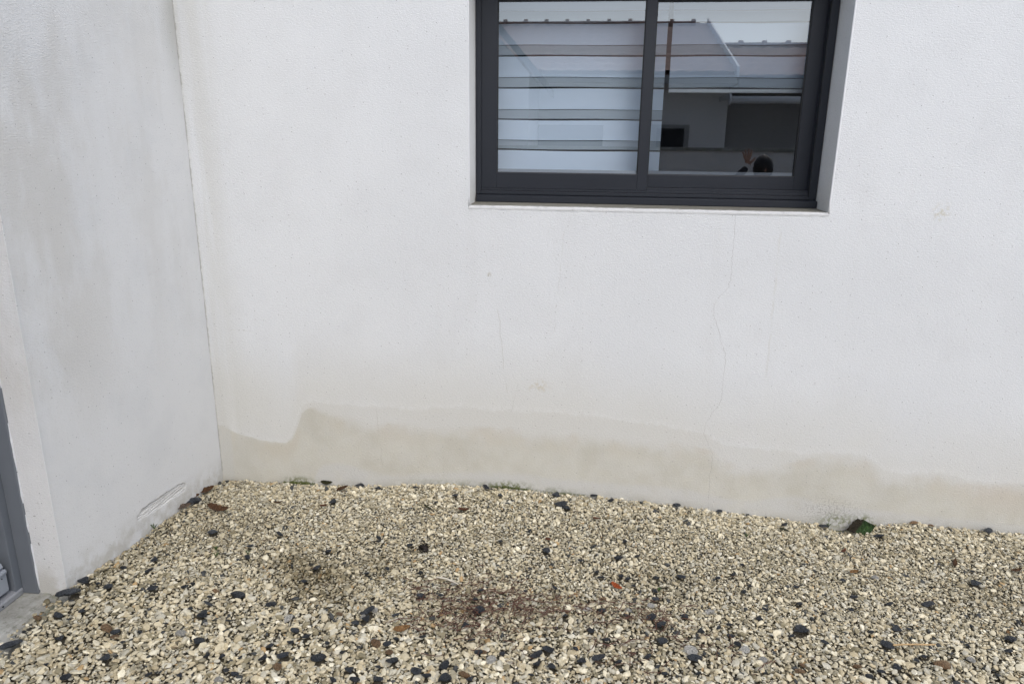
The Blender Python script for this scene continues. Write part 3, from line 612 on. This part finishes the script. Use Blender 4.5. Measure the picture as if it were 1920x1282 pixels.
rot = np.stack([rng.normal(0, .42, N), rng.normal(0, .42, N), rng.uniform(0, 6.283, N)], 1)
me = bpy.data.meshes.new('gravel'); me.from_pydata(np.stack([x, y, z], 1).tolist(), [], [])
def attr(nm, typ, data, key):
    a = me.attributes.new(nm, typ, 'POINT'); a.data.foreach_set(key, np.ascontiguousarray(data).ravel())
attr('tone', 'FLOAT', tone.astype(np.float32), 'value'); attr('mud', 'FLOAT', mud.astype(np.float32), 'value')
attr('size', 'FLOAT', s.astype(np.float32), 'value'); attr('turn', 'FLOAT_VECTOR', rot.astype(np.float32), 'vector')
attr('shape', 'INT', rng.integers(0, NP, N).astype(np.int32), 'value')
grv = bpy.data.objects.new('gravel', me); COL.objects.link(grv)
tag(grv, 'pale beige and grey crushed stone gravel covering the ground', 'gravel', kind='stuff')
me.materials.append(M['stone'])
ng = bpy.data.node_groups.new('gravel_scatter', 'GeometryNodeTree')
ng.interface.new_socket('Geometry', in_out='INPUT', socket_type='NodeSocketGeometry'); ng.interface.new_socket('Geometry', in_out='OUTPUT', socket_type='NodeSocketGeometry')
gi, gout = ng.nodes.new('NodeGroupInput'), ng.nodes.new('NodeGroupOutput')
ci = ng.nodes.new('GeometryNodeCollectionInfo'); ci.inputs[0].default_value = protos; ci.inputs['Separate Children'].default_value = True; ci.inputs['Reset Children'].default_value = True
ip = ng.nodes.new('GeometryNodeInstanceOnPoints'); ip.inputs['Pick Instance'].default_value = True
def named(nm, typ):
    a = ng.nodes.new('GeometryNodeInputNamedAttribute'); a.data_type = typ; a.inputs['Name'].default_value = nm; return a.outputs[0]
ng.links.new(gi.outputs[0], ip.inputs['Points']); ng.links.new(ci.outputs[0], ip.inputs['Instance'])
ng.links.new(named('shape', 'INT'), ip.inputs['Instance Index']); ng.links.new(named('turn', 'FLOAT_VECTOR'), ip.inputs['Rotation']); ng.links.new(named('size', 'FLOAT'), ip.inputs['Scale'])
ng.links.new(ip.outputs[0], gout.inputs[0])
md = grv.modifiers.new('scatter', 'NODES'); md.node_group = ng

# ------------------------------------------------------------------ single stones that stand out in the gravel
def rock_mat(name, cols, rough=.6, sc=1.3):
    g = Nd(name); c = g.coord(); oi = g.n('ShaderNodeObjectInfo').outputs['Random']
    off = g.n('ShaderNodeVectorMath', operation='ADD'); g.set(off.inputs[0], c); g.set(off.inputs[1], g.vec(g.mul(oi, 37.), g.mul(oi, 91.), 0.))
    n1 = g.noise(off.outputs[0], sc, 5, .7)
    col = g.mix(g.sst(n1, .3, .7), cols[0], cols[1])
    col = g.mix(1., col, g.mix(oi, (.75, .75, .75), (1.2, 1.2, 1.2)), 'MULTIPLY')
    return g.bsdf(col, rough, g.bump(g.noise(off.outputs[0], sc*6, 4), .05), spec=.35)
M['slate'] = rock_mat('dark_slate', ((.036, .041, .049), (.088, .099, .113)), .55)
M['rusty'] = rock_mat('rusty_stone', ((.26, .15, .075), (.38, .26, .15)), .75)
M['whitestone'] = rock_mat('pale_stone', ((.60, .58, .52), (.74, .72, .66)), .7)
def chip_set(base, k, mat, zf, sub=2, keep=.45):
    out = []
    for i in range(k):
        r = random.Random(base+i)
        mm = stone_mesh('stone', base+i, .5, r.uniform(.30, .44), zf*r.uniform(.8, 1.25), sub, 9, .05, keep); mm.materials.append(mat); out.append(mm)
    return out
SL = chip_set(300, 9, M['slate'], .16, 2, .34); RU = chip_set(340, 5, M['rusty'], .2, 2, .55); WH = chip_set(360, 5, M['whitestone'], .22, 2, .6)
rk = random.Random(21)
def rest(name, me_, x, y, L, lift=.006, tilt=.22, yaw=None):
    o = bpy.data.objects.new(name, me_); COL.objects.link(o)
    o.location = (x, y, H(x, y)+lift); o.scale = (L, L, L)
    o.rotation_euler = (rk.gauss(0, tilt), rk.gauss(0, tilt), rk.uniform(-.6, .6) if yaw is None else yaw); return o
SPECIAL = {0: 'dark slate chip leaning on the side wall near its free corner', 1: 'largest flat dark slate lying against the foot of the side wall corner',
           8: 'broad black slate chip at the left edge of the picture', 9: 'black stone at the side wall beside the brown leaf',
           4: 'dark square chip standing alone in front of the side wall', 17: 'ragged black slate chip right of the muddy patch at left',
           41: 'rounded blue grey stone touching the wall base left of the window'}
zones = [(lambda x, y: x < -1.5 and y > -1.0, 'small dark slate chip in the gravel along the side wall', 'slate chips along the side wall'),
         (lambda x, y: x < -1.2, 'dark slate chip in the gravel before the grey door', 'slate chips before the door'),
         (lambda x, y: y > -.30, 'dark slate chip in the gravel close to the window wall', 'slate chips close to the window wall'),
         (lambda x, y: x < -.6 and y > -1.0, 'dark slate chip around the muddy patch in the gravel', 'slate chips around the mud patch'),
         (lambda x, y: x < .05 and y > -1.12, 'dark slate chip among the reddish brown rootlets', 'slate chips among the rootlets'),
         (lambda x, y: x < -.35, 'dark slate chip at the lower edge left of the rootlets', 'slate chips at the lower left edge'),
         (lambda x, y: x < .05, 'dark slate chip at the lower edge below the rootlets', 'slate chips below the rootlets'),
         (lambda x, y: x < .65 and y > -.75, 'dark slate chip in the gravel around the orange leaf', 'slate chips around the orange leaf'),
         (lambda x, y: x < .95, 'dark slate chip in the gravel right of the rootlets', 'slate chips right of the rootlets'),
         (lambda x, y: y > -.8, 'dark slate chip in the gravel at far right towards the wall', 'slate chips at far right'),
         (lambda x, y: True, 'dark slate chip in the gravel around the straw', 'slate chips around the straw')]
ORD = ['first', 'second', 'third', 'fourth', 'fifth', 'sixth', 'seventh', 'eighth', 'ninth', 'tenth', 'eleventh', 'twelfth', 'thirteenth', 'fourteenth', 'fifteenth', 'sixteenth', 'seventeenth', 'eighteenth', 'nineteenth', 'twentieth', 'twenty-first', 'twenty-second']
def across(x, y):                                        # how far to the right a spot lies as one looks at the wall
    p = Vector((x, y+3.2, H(x, y)-1.65)); return p.dot(RX)/p.dot(RF)
pool = {}
for i, (cx, cy, cl) in enumerate(CHIPS):
    o = rest('slate_chip', SL[(i*5+i//7) % 9], cx, cy, cl*1.12, .0115, .2)
    if i in SPECIAL: tag(o, SPECIAL[i], 'stone', 'slate chips that stand out'); continue
    size = 'large' if cl > .034 else ('small' if cl < .0245 else 'middling')
    for fn, lab, grp in zones:
        if fn(cx, cy):
            lab = lab.replace('small dark', 'dark')
            tag(o, None, 'stone', grp); pool.setdefault((size, lab), []).append((across(cx, cy), o)); break
for i, (cx, cy, cl) in enumerate(RUST):
    o = rest('rusty_stone', RU[i % 5], cx, cy, cl, .007); tag(o, None, 'stone', 'rust coloured stones in the gravel')
    pool.setdefault(('', 'rust coloured stone in the pale gravel'), []).append((across(cx, cy), o))
for i, (cx, cy, cl) in enumerate(WHITE):
    o = rest('white_stone', WH[i % 5], cx, cy, cl, .008); tag(o, None, 'stone', 'larger whitish stones on the gravel')
    pool.setdefault(('', 'larger whitish stone on top of the gravel'), []).append((across(cx, cy), o))
for (size, lab), L_ in pool.items():
    for k_, (_, o) in enumerate(sorted(L_, key=lambda t: t[0])):
        o['label'] = (size+' '+lab).strip()+(', %s from left' % ORD[k_] if len(L_) > 1 else '')

# ------------------------------------------------------------------ leaves and litter
def leaf_mat(name, a, b, rough=.6, tip=None):
    g = Nd(name); c = g.coord(); X, Y, Z = g.xyz(c)
    tipm = g.sst(g.add(g.sub(Y, g.mul(X, .9)), g.mul(g.sub(g.noise(c, 5., 3), .5), .3)), -.02, .12)
    vein = g.sst(g.mt('ABSOLUTE', Y), .004, .03)
    side = g.sst(g.mt('ABSOLUTE', g.sub(g.mt('FRACT', g.add(g.mul(X, 7.), g.mul(g.mt('ABSOLUTE', Y), -5.))), .5)), .02, .10)
    col = g.mix(g.sst(g.noise(c, 6., 5, .7), .3, .7), a, b)
    if tip: col = g.mix(tipm, col, tip)
    col = g.mix(g.mul(g.mt('MULTIPLY', vein, side), .8), g.mix(1., col, (1.5, 1.4, 1.2), 'MULTIPLY'), col)
    return g.bsdf(col, rough, g.bump(g.noise(c, 14., 4), .03), spec=.4)
LM = {'green': leaf_mat('green_leaf', (.016, .038, .010), (.034, .076, .020), .42, (.022, .017, .009)), 'olive': leaf_mat('olive_leaf', (.035, .035, .014), (.06, .058, .025)),
      'brown': leaf_mat('brown_leaf', (.065, .032, .016), (.14, .075, .035)), 'orange': leaf_mat('orange_leaf', (.42, .085, .025), (.56, .15, .05), .5),
      'red': leaf_mat('red_brown_leaf', (.10, .035, .02), (.19, .075, .035)), 'grey': leaf_mat('grey_brown_leaf', (.10, .075, .06), (.19, .145, .115)), 'tan': leaf_mat('tan_leaf', (.25, .13, .05), (.36, .21, .09))}
def leaf_mesh(seed, wid, curl, fold, mat):
    r = random.Random(seed); nu, nv = 15, 9; v = []; f = []
    ph = r.uniform(0, 6)
    for s_ in (0, 1):
        for i in range(nu):
            t = i/(nu-1); x = t-.5
            hw = wid*.5*(math.sin(math.pi*min(1, t**(1.25 if mat == 'green' else .8)))**(1.15 if mat == 'green' else .75))*(1+.10*math.sin(i*2.4+ph))+.004
            for j in range(nv):
                q = j/(nv-1)*2-1; y = q*hw
                z = curl*(x*x*2.2)+fold*abs(q)*hw*1.6+.02*math.sin(5*x+3*q+ph)+.012*math.sin(11*q+7*x)-s_*.012
                v.append((x, y+.06*math.sin(3*x+ph), z))
    o_ = nu*nv
    for i in range(nu-1):
        for j in range(nv-1):
            a = i*nv+j; f.append((a, a+nv, a+nv+1, a+1)); f.append((o_+a, o_+a+1, o_+a+nv+1, o_+a+nv))
    rim = [i*nv for i in range(nu)]+[(nu-1)*nv+j for j in range(1, nv)]+[i*nv+nv-1 for i in range(nu-2, -1, -1)]+[j for j in range(nv-2, 0, -1)]
    for a, b in zip(rim, rim[1:]+rim[:1]): f.append((a, b, o_+b, o_+a))
    me_ = bpy.data.meshes.new('blade'); me_.from_pydata(v, [], f); me_.update()
    me_.polygons.foreach_set('use_smooth', [True]*len(me_.polygons)); me_.materials.append(LM[mat]); return me_
LV = [('green', .62, .35, .12, 'folded green leaf lying in the hollow at the wall foot', (.62, -.18, .10)),
      ('olive', .55, .2, .1, 'small dark olive leaf left of the hollow at the wall', None), ('brown', .38, .9, .5, 'curled brown leaf on the gravel near the inner corner', (.3, .1, .15)),
      ('brown', .5, .6, .4, 'grey brown leaf nearest the inner corner along the side wall', (.3, -.2, .9)), ('grey', .42, .5, .4, 'dull mauve brown leaf against the side wall below the black stone', (.4, -.1, .75)),
      ('red', .35, .4, .3, 'tiny dark red leaf in the gravel below the mossy base', None), ('brown', .4, .6, .3, 'small brown leaf in the gravel near the inner corner', None),
      ('brown', .5, .5, .4, 'brown leaf between stones close to the window wall', None), ('olive', .4, .9, .6, 'curled dark leaf standing at the wall foot beside green moss', (.5, .2, .3)),
      ('olive', .4, .4, .3, 'flat dark leaf in the gravel below the window left jamb', None), ('red', .45, .5, .4, 'brown red leaf in the gravel left of the mossy wall base', None),
      ('tan', .42, .6, .3, 'rust brown leaf at the left end of the rootlets', (.25, .1, .55)), ('orange', .45, .7, .4, 'bright orange leaf fragment on the gravel', (.2, .1, -.5)),
      ('red', .6, .3, .2, 'small maroon leaf in the gravel under the window', None), ('red', .4, .3, .2, 'small maroon leaf near the wall under the window', None),
      ('red', .4, .5, .2, 'maroon leaf in the gravel below the green leaf', None), ('brown', .4, .6, .4, 'brown leaf scrap in the gravel at right', None),
      ('brown', .3, .4, .3, 'narrow brown leaf at the right edge of the picture', None), ('tan', .5, .4, .3, 'tan leaf scrap in the gravel below the green leaf', None),
      ('tan', .5, .4, .3, 'tan leaf scrap near the lower right edge', None), ('brown', .4, .4, .4, 'dark brown leaf tucked between side wall and black stone', (.4, 0, .9))]
for i, ((lx, ly, ll), (mt_, wd, cu, fo, lab, rt)) in enumerate(zip(LEAVES, LV)):
    o = empty('fallen_leaf', (lx, ly-(.035 if i == 0 else 0), H(lx, ly)+.012+(.012 if i == 0 else 0)))
    o.rotation_euler = rt or (rk.uniform(-.3, .3), rk.uniform(-.3, .3), rk.uniform(-1, 1))
    tag(o, lab, 'leaf', 'fallen leaves on the gravel')
    b = bpy.data.objects.new('leaf_blade', leaf_mesh(i+7, wd, cu*.6, fo, mt_)); COL.objects.link(b); b.parent = o; b.scale = (ll*(1.3 if i == 0 else 1.08),)*3
    k = MB(); k.tube([(-.48, 0, .08), (-.58, .02, .05), (-.72, .05, .03)], [.018, .014, .010], 5)
    s_ = k.build('leaf_stalk', LM[mt_], o); s_.scale = (ll*1.08,)*3

# dark seed cone
cx, cy, cl = CONE[0]
k = MB(); rc = random.Random(4)
for i in range(34):
    t = i/33; ph = i*2.4; zz = (t-.5)*1.0; rr = .46*math.sin(math.pi*(.12+.8*t))
    p = Vector((rr*math.cos(ph), rr*math.sin(ph), zz)); d = Vector((math.cos(ph), math.sin(ph), .5)).normalized()
    a_ = d.cross(Vector((0, 0, 1))).normalized()*.14; b_ = Vector((0, 0, .15))
    k.raw([p-a_, p+a_, p+d*.14+b_+a_*.5, p+d*.14+b_-a_*.5, p-a_-b_*.5, p+a_-b_*.5], [(0, 1, 2, 3), (4, 3, 2, 5), (0, 3, 4), (1, 5, 2), (0, 4, 5, 1)])
k.tube([(0, 0, -.5), (0, 0, .5)], .22, 8)
co = k.build('seed_cone', simple('dark_cone', (.020, .014, .012), .8, .4, 20)); co.location = (cx, cy, H(cx, cy)+.022); co.scale = (cl,)*3; co.rotation_euler = (1.2, .3, .6)
tag(co, 'small black seed cone alone on the gravel under the window', 'cone')
# straw stalk and pale twig
strawm = simple('straw', (.46, .31, .15), .6, .2, 60); palem = simple('pale_twig', (.56, .52, .43), .7, .15, 60); rootm = simple('rootlet', (.085, .036, .022), .75, .45, 40)
(x0, y0), (x1, y1) = STRAW
k = MB(); k.tube([(x0+(x1-x0)*t, y0+(y1-y0)*t+.002*math.sin(t*5), H(x0+(x1-x0)*t, y0+(y1-y0)*t)+.020) for t in np.linspace(0, 1, 9)], [.0028]*8+[.0018], 6)
tag(k.build('straw', strawm), 'single tan straw stalk lying on the gravel at lower right', 'straw')
k = MB(); k.tube([(a, b, H(a, b)+.019) for a, b in PALE], [.003, .004, .0035, .002], 6); tag(k.build('twig', palem), 'pale curved twig lying above the rootlets', 'twig')
# reddish rootlet litter
k = MB(); rr_ = random.Random(31)
def strand(cx, cy, L, rad):
    a = rr_.uniform(0, math.pi)*.5+rr_.choice((0, 2.6)); px, py = cx-math.cos(a)*L/2, cy-math.sin(a)*L/2; P = []
    n_ = max(4, int(L/.012))
    for i in range(n_):
        P.append((px, py, H(px, py)+.0140+rr_.uniform(-.004, .005))); a += rr_.gauss(0, .28); px += math.cos(a)*L/n_; py += math.sin(a)*L/n_
    k.tube(P, [rad*(1-.5*i/n_) for i in range(n_)], 4)
for (rx, ry) in ROOTS:
    for q in range(13): strand(rx+rr_.gauss(0, .07), ry+rr_.gauss(0, .045), rr_.uniform(.02, .10), rr_.uniform(.0010, .0022))
for q in range(60): strand(rr_.uniform(-1.6, 2.0), rr_.uniform(-1.4, -.1), rr_.uniform(.02, .06), rr_.uniform(.0006, .0012))
tag(k.build('rootlet_litter', rootm), 'reddish brown rootlets and needles strewn over the gravel', 'litter', kind='stuff')
# moss tufts along the wall foot and small sprigs
mossm = simple('moss', (.12, .145, .04), .9, .5, 90); sprm = simple('sprig', (.050, .085, .022), .6, .3, 60)
def tuft(x0, x1, y, n_, hgt_, lab, seed):
    r = random.Random(seed); k = MB()
    for i in range(n_):
        x = min(x1, max(x0, r.gauss((x0+x1)/2, (x1-x0)/4))); yy = y-abs(r.gauss(0, .005)); z = H(x, yy)+.004; a = r.uniform(0, 6.28); w_ = r.uniform(.0008, .002); hh = hgt_*r.uniform(.4, 1.2)
        dx, dy = math.cos(a)*w_, math.sin(a)*w_; lx, ly = r.gauss(0, .004), -abs(r.gauss(0, .003))
        k.raw([(x-dx, yy-dy, z), (x+dx, yy+dy, z), (x+lx, yy+ly, z+hh), (x-dy, yy+dx, z)], [(0, 1, 2), (1, 3, 2), (3, 0, 2)])
    return tag(k.build('moss_tuft', mossm), lab, 'moss', 'moss at the wall foot')
tuft(-1.50, -1.34, -.006, 420, .012, 'bright green moss at the wall foot near the inner corner', 1)
tuft(-.46, -.22, -.005, 420, .010, 'green moss at the wall foot below the window left jamb', 2)
tuft(-.2, .1, -.004, 200, .007, 'thin strip of moss at the wall foot below the window', 5)
tuft(1.17, 1.42, -.005, 160, .007, 'moss at the wall foot above the green leaf', 3)
SPL = ['tiny green sprout in the gravel left of the green leaf', 'dark wiry sprig against the side wall below the gouge', 'small dark green sprout beside the side wall gravel', 'thin sprig at the hollow in the wall foot',
       'dark sprout in the gravel right of the side wall', 'tiny green sprout above the orange leaf', 'small sprout left of the muddy patch']
for i, (sx, sy, sl_) in enumerate(SPRIGS):
    k = MB(); r = random.Random(60+i)
    for q in range(9):
        a = r.uniform(0, 6.28); L_ = sl_*r.uniform(.5, 1.)
        e_ = Vector((max(XC+.004, sx+.012)+math.cos(a)*L_*.5, min(-.004, sy+math.sin(a)*L_*.3), H(sx, sy)+.008+L_*r.uniform(.3, .7)))
        b_ = Vector((max(XC+.004, sx+.012), sy, H(sx, sy)+.002)); mdp = (b_+e_)/2+Vector((0, 0, .006))
        k.tube([b_, mdp, e_], [.0011, .0016, .0004], 4)
    tag(k.build('weed_sprig', sprm), SPL[i], 'weed', 'weed sprigs in the gravel')

# ------------------------------------------------------------------ across the garden, behind the camera: seen mirrored in the panes
M['gwall'] = simple('garden_wall_render', (.72, .70, .68), .9, .16, 1.5, .002)
M['nwall_grey'] = simple('neighbour_grey_render', (.36, .355, .35), .9, .1, 1.2, .002)
M['nwall'] = simple('neighbour_render', (.78, .775, .77), .9, .1, 1.2, .002)
M['tile'] = simple('roof_tile', (.40, .265, .21), .85, .5, 9, .002)
M['whitepvc'] = simple('white_gutter', (.75, .75, .74), .5)
gw = MB(); gw.box(-9, 12, -5.35, -5.2, -.4, 1.60)
gwo = gw.build('garden_wall', M['gwall']); tag(gwo, 'grey rendered garden wall mirrored low in the window pane', 'wall')
k = MB(); k.box(-9, 12, -5.375, -5.175, 1.602, 1.64); k.build('coping', M['concrete'], gwo, bevel=.004)
nb = empty('neighbour_house', (0, -9, 0)); nb_l = 'neighbouring bungalow with tiled roof mirrored in the window'; tag(nb, nb_l, 'house')
def world_parent(o, p): o.parent = p; o.matrix_parent_inverse = p.matrix_world.inverted(); return o
nb.matrix_world  # identity rotation; parts are built in world metres and shifted
def npart(mb, name, mat, parent=nb, **kw):
    mb.v = [(a, b+9, c) for a, b, c in mb.v]; return mb.build(name, mat, parent, **kw)
npart(MB().box(-5, 2.24, -14, -9, -.4, 2.62), 'rendered_wall', M['nwall'])
npart(MB().box(2.2415, 9, -13, -9.3, -.4, 2.6), 'rendered_wall', M['nwall_grey'])
wn_ = npart(MB().box(1.02, 1.64, -8.999, -8.97, 1.0, 2.0), 'window_surround', M['nwall_grey'])
npart(MB().box(1.10, 1.555, -8.969, -8.955, 1.05, 1.94), 'window', M['gasket'])
npart(MB().box(-1.2, .2, -8.999, -8.96, 1.0, 1.98), 'window', M['anthracite'])
def roof(x0, x1, ye, ze, yr, zr):
    nxr = int((x1-x0)/.055); L_ = math.hypot(yr-ye, zr-ze); nr = int(L_/.36)*5; v = []; f = []
    for j in range(nr+1):
        t = j/nr; saw = 1-(j % 5)/5
        for i in range(nxr+1):
            x = x0+(x1-x0)*i/nxr
            v.append((x, ye+(yr-ye)*t+9, ze+(zr-ze)*t+.013*math.sin(x*2*math.pi/.22)+.055*saw))
    for j in range(nr):
        for i in range(nxr): a = j*(nxr+1)+i; f.append((a, a+1, a+nxr+2, a+nxr+1))
    ro = obj('roof', v, f, M['tile'], nb, True)
    npart(MB().prism([(ye, ze-.03), (yr, zr-.03), (2*yr-ye, ze-.03)], x0+.01, x1-.01, 'x'), 'roof_body', M['tile'])
    for i in range(int((x1-x0)/.42)):
        xa = x0+i*.42
        q = MB(); q.tube([(xa, yr, zr+.03), (xa+.36, yr, zr+.03), (xa+.37, yr, zr+.045), (xa+.43, yr, zr+.045)], [.06, .06, .085, .085], 10)
        q.v = [(a, b+9, c) for a, b, c in q.v]; q.build('ridge_tile', M['tile'], ro)
    npart(MB().prism([(ye+.02, ze-.14), (ye+.12, ze-.14), (ye+.13, ze-.02), (ye+.02, ze-.02)], x0, x1, 'x'), 'gutter', M['nwall_grey'])
    npart(MB().box(x0, x1, ye-.7, ye+.02, ze-.15, ze-.10), 'soffit', M['nwall'])
    return ro
roof(-6, 2.22, -8.4, 2.74, -12, 3.98)
roof(2.26, 9, -8.4, 2.69, -10.6, 3.40)
npart(MB().prism([(-8.35, 2.70), (-12, 3.96), (-12, 4.12), (-8.35, 2.86)], 2.222, 2.258, 'x'), 'verge_board', M['whitepvc'])
aw = empty('awning', (2.12, -8.1, 2.35)); tag(aw, 'rolled white awning cassette mirrored in the right pane', 'awning')
k = MB(); k.tube([(0, 0, 0), (3.4, 0, 0)], .055, 14); k.build('roll', M['whitepvc'], aw, True)
k = MB(); k.tube([(-.03, 0, 0), (-.001, 0, 0)], .085, 14); k.box(-.03, -.001, -1.15, .02, .02, .10); k.build('end_cap', M['whitepvc'], aw)
# gabled outbuilding to the left
gb = empty('outbuilding', (-3.4, -7, 0)); tag(gb, 'dark roofed outbuilding mirrored at the left pane edge', 'building')
k = MB(); k.prism([(-2., -.4), (2.5, -.4), (2.5, 2.62), (.6, 4.7), (-2., 2.0)], -.0, -2.2, 'y'); k.build('gable_wall', M['nwall'], gb)
k = MB(); k.prism([(.6, 4.76), (2.75, 2.40), (2.75, 2.52), (.6, 4.92)], .12, -2.3, 'y'); k.build('roof_slope', M['anthracite'], gb)
k = MB(); k.prism([(.598, 4.76), (.598, 4.92), (-2.3, 1.95), (-2.3, 1.80)], .12, -2.3, 'y'); k.build('roof_slope', M['anthracite'], gb)

# ------------------------------------------------------------------ the person mirrored in the right pane
skin = simple('skin', (.42, .24, .17), .6, .08, 20); cloth = simple('dark_jacket', (.03, .032, .04), .9, .2, 20); hairm = simple('dark_hair', (.014, .011, .010), .55, .3, 60); jean = simple('dark_trousers', (.03, .035, .05), .9)
def skinned(name, pts, edges, rad, mat, parent, root=0, sub=2):
    me_ = bpy.data.meshes.new(name); me_.from_pydata(pts, edges, []); o = bpy.data.objects.new(name, me_); COL.objects.link(o); o.parent = parent
    me_.materials.append(mat)
    sm = o.modifiers.new('skin', 'SKIN'); sm.use_smooth_shade = True
    for i, sv_ in enumerate(me_.skin_vertices[0].data):
        sv_.radius = (rad[i], rad[i]) if not isinstance(rad[i], tuple) else rad[i]; sv_.use_root = (i == root)
    ss = o.modifiers.new('sub', 'SUBSURF'); ss.levels = sub; ss.render_levels = sub
    return o
PX, PY = 1.66, -3.55
gz_ = H(PX, -3.3)
pe = empty('person', (PX, PY, gz_)); tag(pe, 'person in dark jacket raising one hand, mirrored in the right pane', 'person')
q = 1.60/1.75
B = [(0, 0, .95), (0, 0, 1.12), (0, .01, 1.30), (0, 0, 1.42), (0, 0, 1.50),
     (-.17, 0, 1.40), (-.37, .06, 1.36), (-.19, .14, 1.60),  (.17, 0, 1.40), (.24, .01, 1.12), (.25, .08, .90),
     (-.10, 0, .90), (-.11, .02, .50), (-.11, -.01, .09), (-.11, .14, .03), (.10, 0, .90), (.11, .02, .50), (.11, -.01, .09), (.11, .14, .03)]
E_ = [(0, 1), (1, 2), (2, 3), (3, 4), (3, 5), (5, 6), (6, 7), (3, 8), (8, 9), (9, 10), (0, 11), (11, 12), (12, 13), (13, 14), (0, 15), (15, 16), (16, 17), (17, 18)]
Rr = [(.15, .11), (.14, .10), (.17, .11), (.10, .08), .055, .065, .048, .034, .065, .048, .034, .09, .062, .042, .038, .09, .062, .042, .038]
sc_ = lambda L: [(a*q, b*q, c*q) for a, b, c in L]
body = skinned('body', sc_(B), E_, Rr, cloth, pe)
# head with face, ears; hair cap
hv = bmesh.new(); bmesh.ops.create_uvsphere(hv, u_segments=32, v_segments=24, radius=1)
hc = Vector((.0, .02, 1.585*q))
for v_ in hv.verts:
    p = v_.co.copy(); x_, y_, z_ = p
    jaw = 1-.28*max(0, -z_)**1.5; X_, Y_, Z_ = x_*.075*jaw, y_*.095, z_*.115
    if y_ > .3:
        Y_ += .022*math.exp(-((x_/.16)**2+((z_+.12)/.22)**2)); Y_ -= .008*math.exp(-(((abs(x_)-.38)/.16)**2+((z_-.05)/.12)**2)); Y_ += .006*math.exp(-((x_/.3)**2+((z_+.5)/.1)**2)); Y_ += .006*math.exp(-((x_/.35)**2+((z_+.85)/.2)**2))
    if abs(x_) > .9 and -.3 < z_ < .2 and abs(y_) < .3: X_ += .016*math.copysign(1, x_)
    v_.co = Vector((X_, Y_, Z_))+hc
me_ = bpy.data.meshes.new('head'); hv.to_mesh(me_); hv.free(); me_.materials.append(skin); me_.polygons.foreach_set('use_smooth', [True]*len(me_.polygons))
hd = bpy.data.objects.new('head', me_); COL.objects.link(hd); hd.parent = pe
hv = bmesh.new(); bmesh.ops.create_uvsphere(hv, u_segments=28, v_segments=20, radius=1)
bmesh.ops.delete(hv, geom=[v_ for v_ in hv.verts if (v_.co.y > .35 and v_.co.z < -.5) or v_.co.z < -.75], context='VERTS')
for v_ in hv.verts:
    r_n = 1+.03*math.sin(v_.co.x*17+v_.co.z*11)
    v_.co = Vector((v_.co.x*.092*r_n, v_.co.y*.112*r_n-.004, v_.co.z*.128*r_n))+hc
me_ = bpy.data.meshes.new('hair'); hv.to_mesh(me_); hv.free(); me_.materials.append(hairm); me_.polygons.foreach_set('use_smooth', [True]*len(me_.polygons))
hr = bpy.data.objects.new('hair', me_); COL.objects.link(hr); hr.parent = pe
for sx_ in (-1, 1):
    k = MB(); k.tube([(sx_*.028, hc.y+.082, hc.z+.008), (sx_*.028, hc.y+.092, hc.z+.008)], [.011, .006], 10); k.build('eye', M['gasket'], pe, True)
k = MB(); k.tube([(-.022, hc.y+.088, hc.z-.055), (0, hc.y+.094, hc.z-.056), (.022, hc.y+.088, hc.z-.055)], [.003, .006, .003], 8); k.build('mouth', simple('lips', (.35, .13, .11), .5), pe, True)
def hand(wrist, d, side, spread):
    wv = Vector(wrist); d = Vector(d).normalized(); s_ = d.cross(Vector((0, 1, 0))).normalized()*side; nrm = d.cross(s_)
    P = [wv, wv+d*.045]; Ed = [(0, 1)]; Rd = [.024, (.030, .020)]
    for i, (off, L_) in enumerate(((-.027, .066), (-.009, .076), (.009, .072), (.026, .056))):
        a = wv+d*.082+s_*off; dd = (d+s_*off*spread*9).normalized()
        n0_ = len(P); P += [a, a+dd*L_*.5+nrm*.006, a+dd*L_+nrm*.018]; Ed += [(1, n0_), (n0_, n0_+1), (n0_+1, n0_+2)]; Rd += [.0105, .0088, .007]
    n0_ = len(P); a = wv+d*.03-s_*.030; P += [a, a+(d*.5-s_*.8).normalized()*.034, a+(d*.7-s_*.7).normalized()*.062]; Ed += [(0, n0_), (n0_, n0_+1), (n0_+1, n0_+2)]; Rd += [.013, .0105, .008]
    return skinned('hand', [tuple(p) for p in P], Ed, Rd, skin, pe)
hand((-.19*q, .14*q, 1.61*q), (-.1, .1, 1), 1, 1.2)
hand((.25*q, .08*q, .89*q), (0, .15, -1), -1, .4)
SC.render.engine = 'CYCLES'
SC.cycles.max_bounces = 6; SC.cycles.diffuse_bounces = 3; SC.cycles.glossy_bounces = 3; SC.cycles.transparent_max_bounces = 8
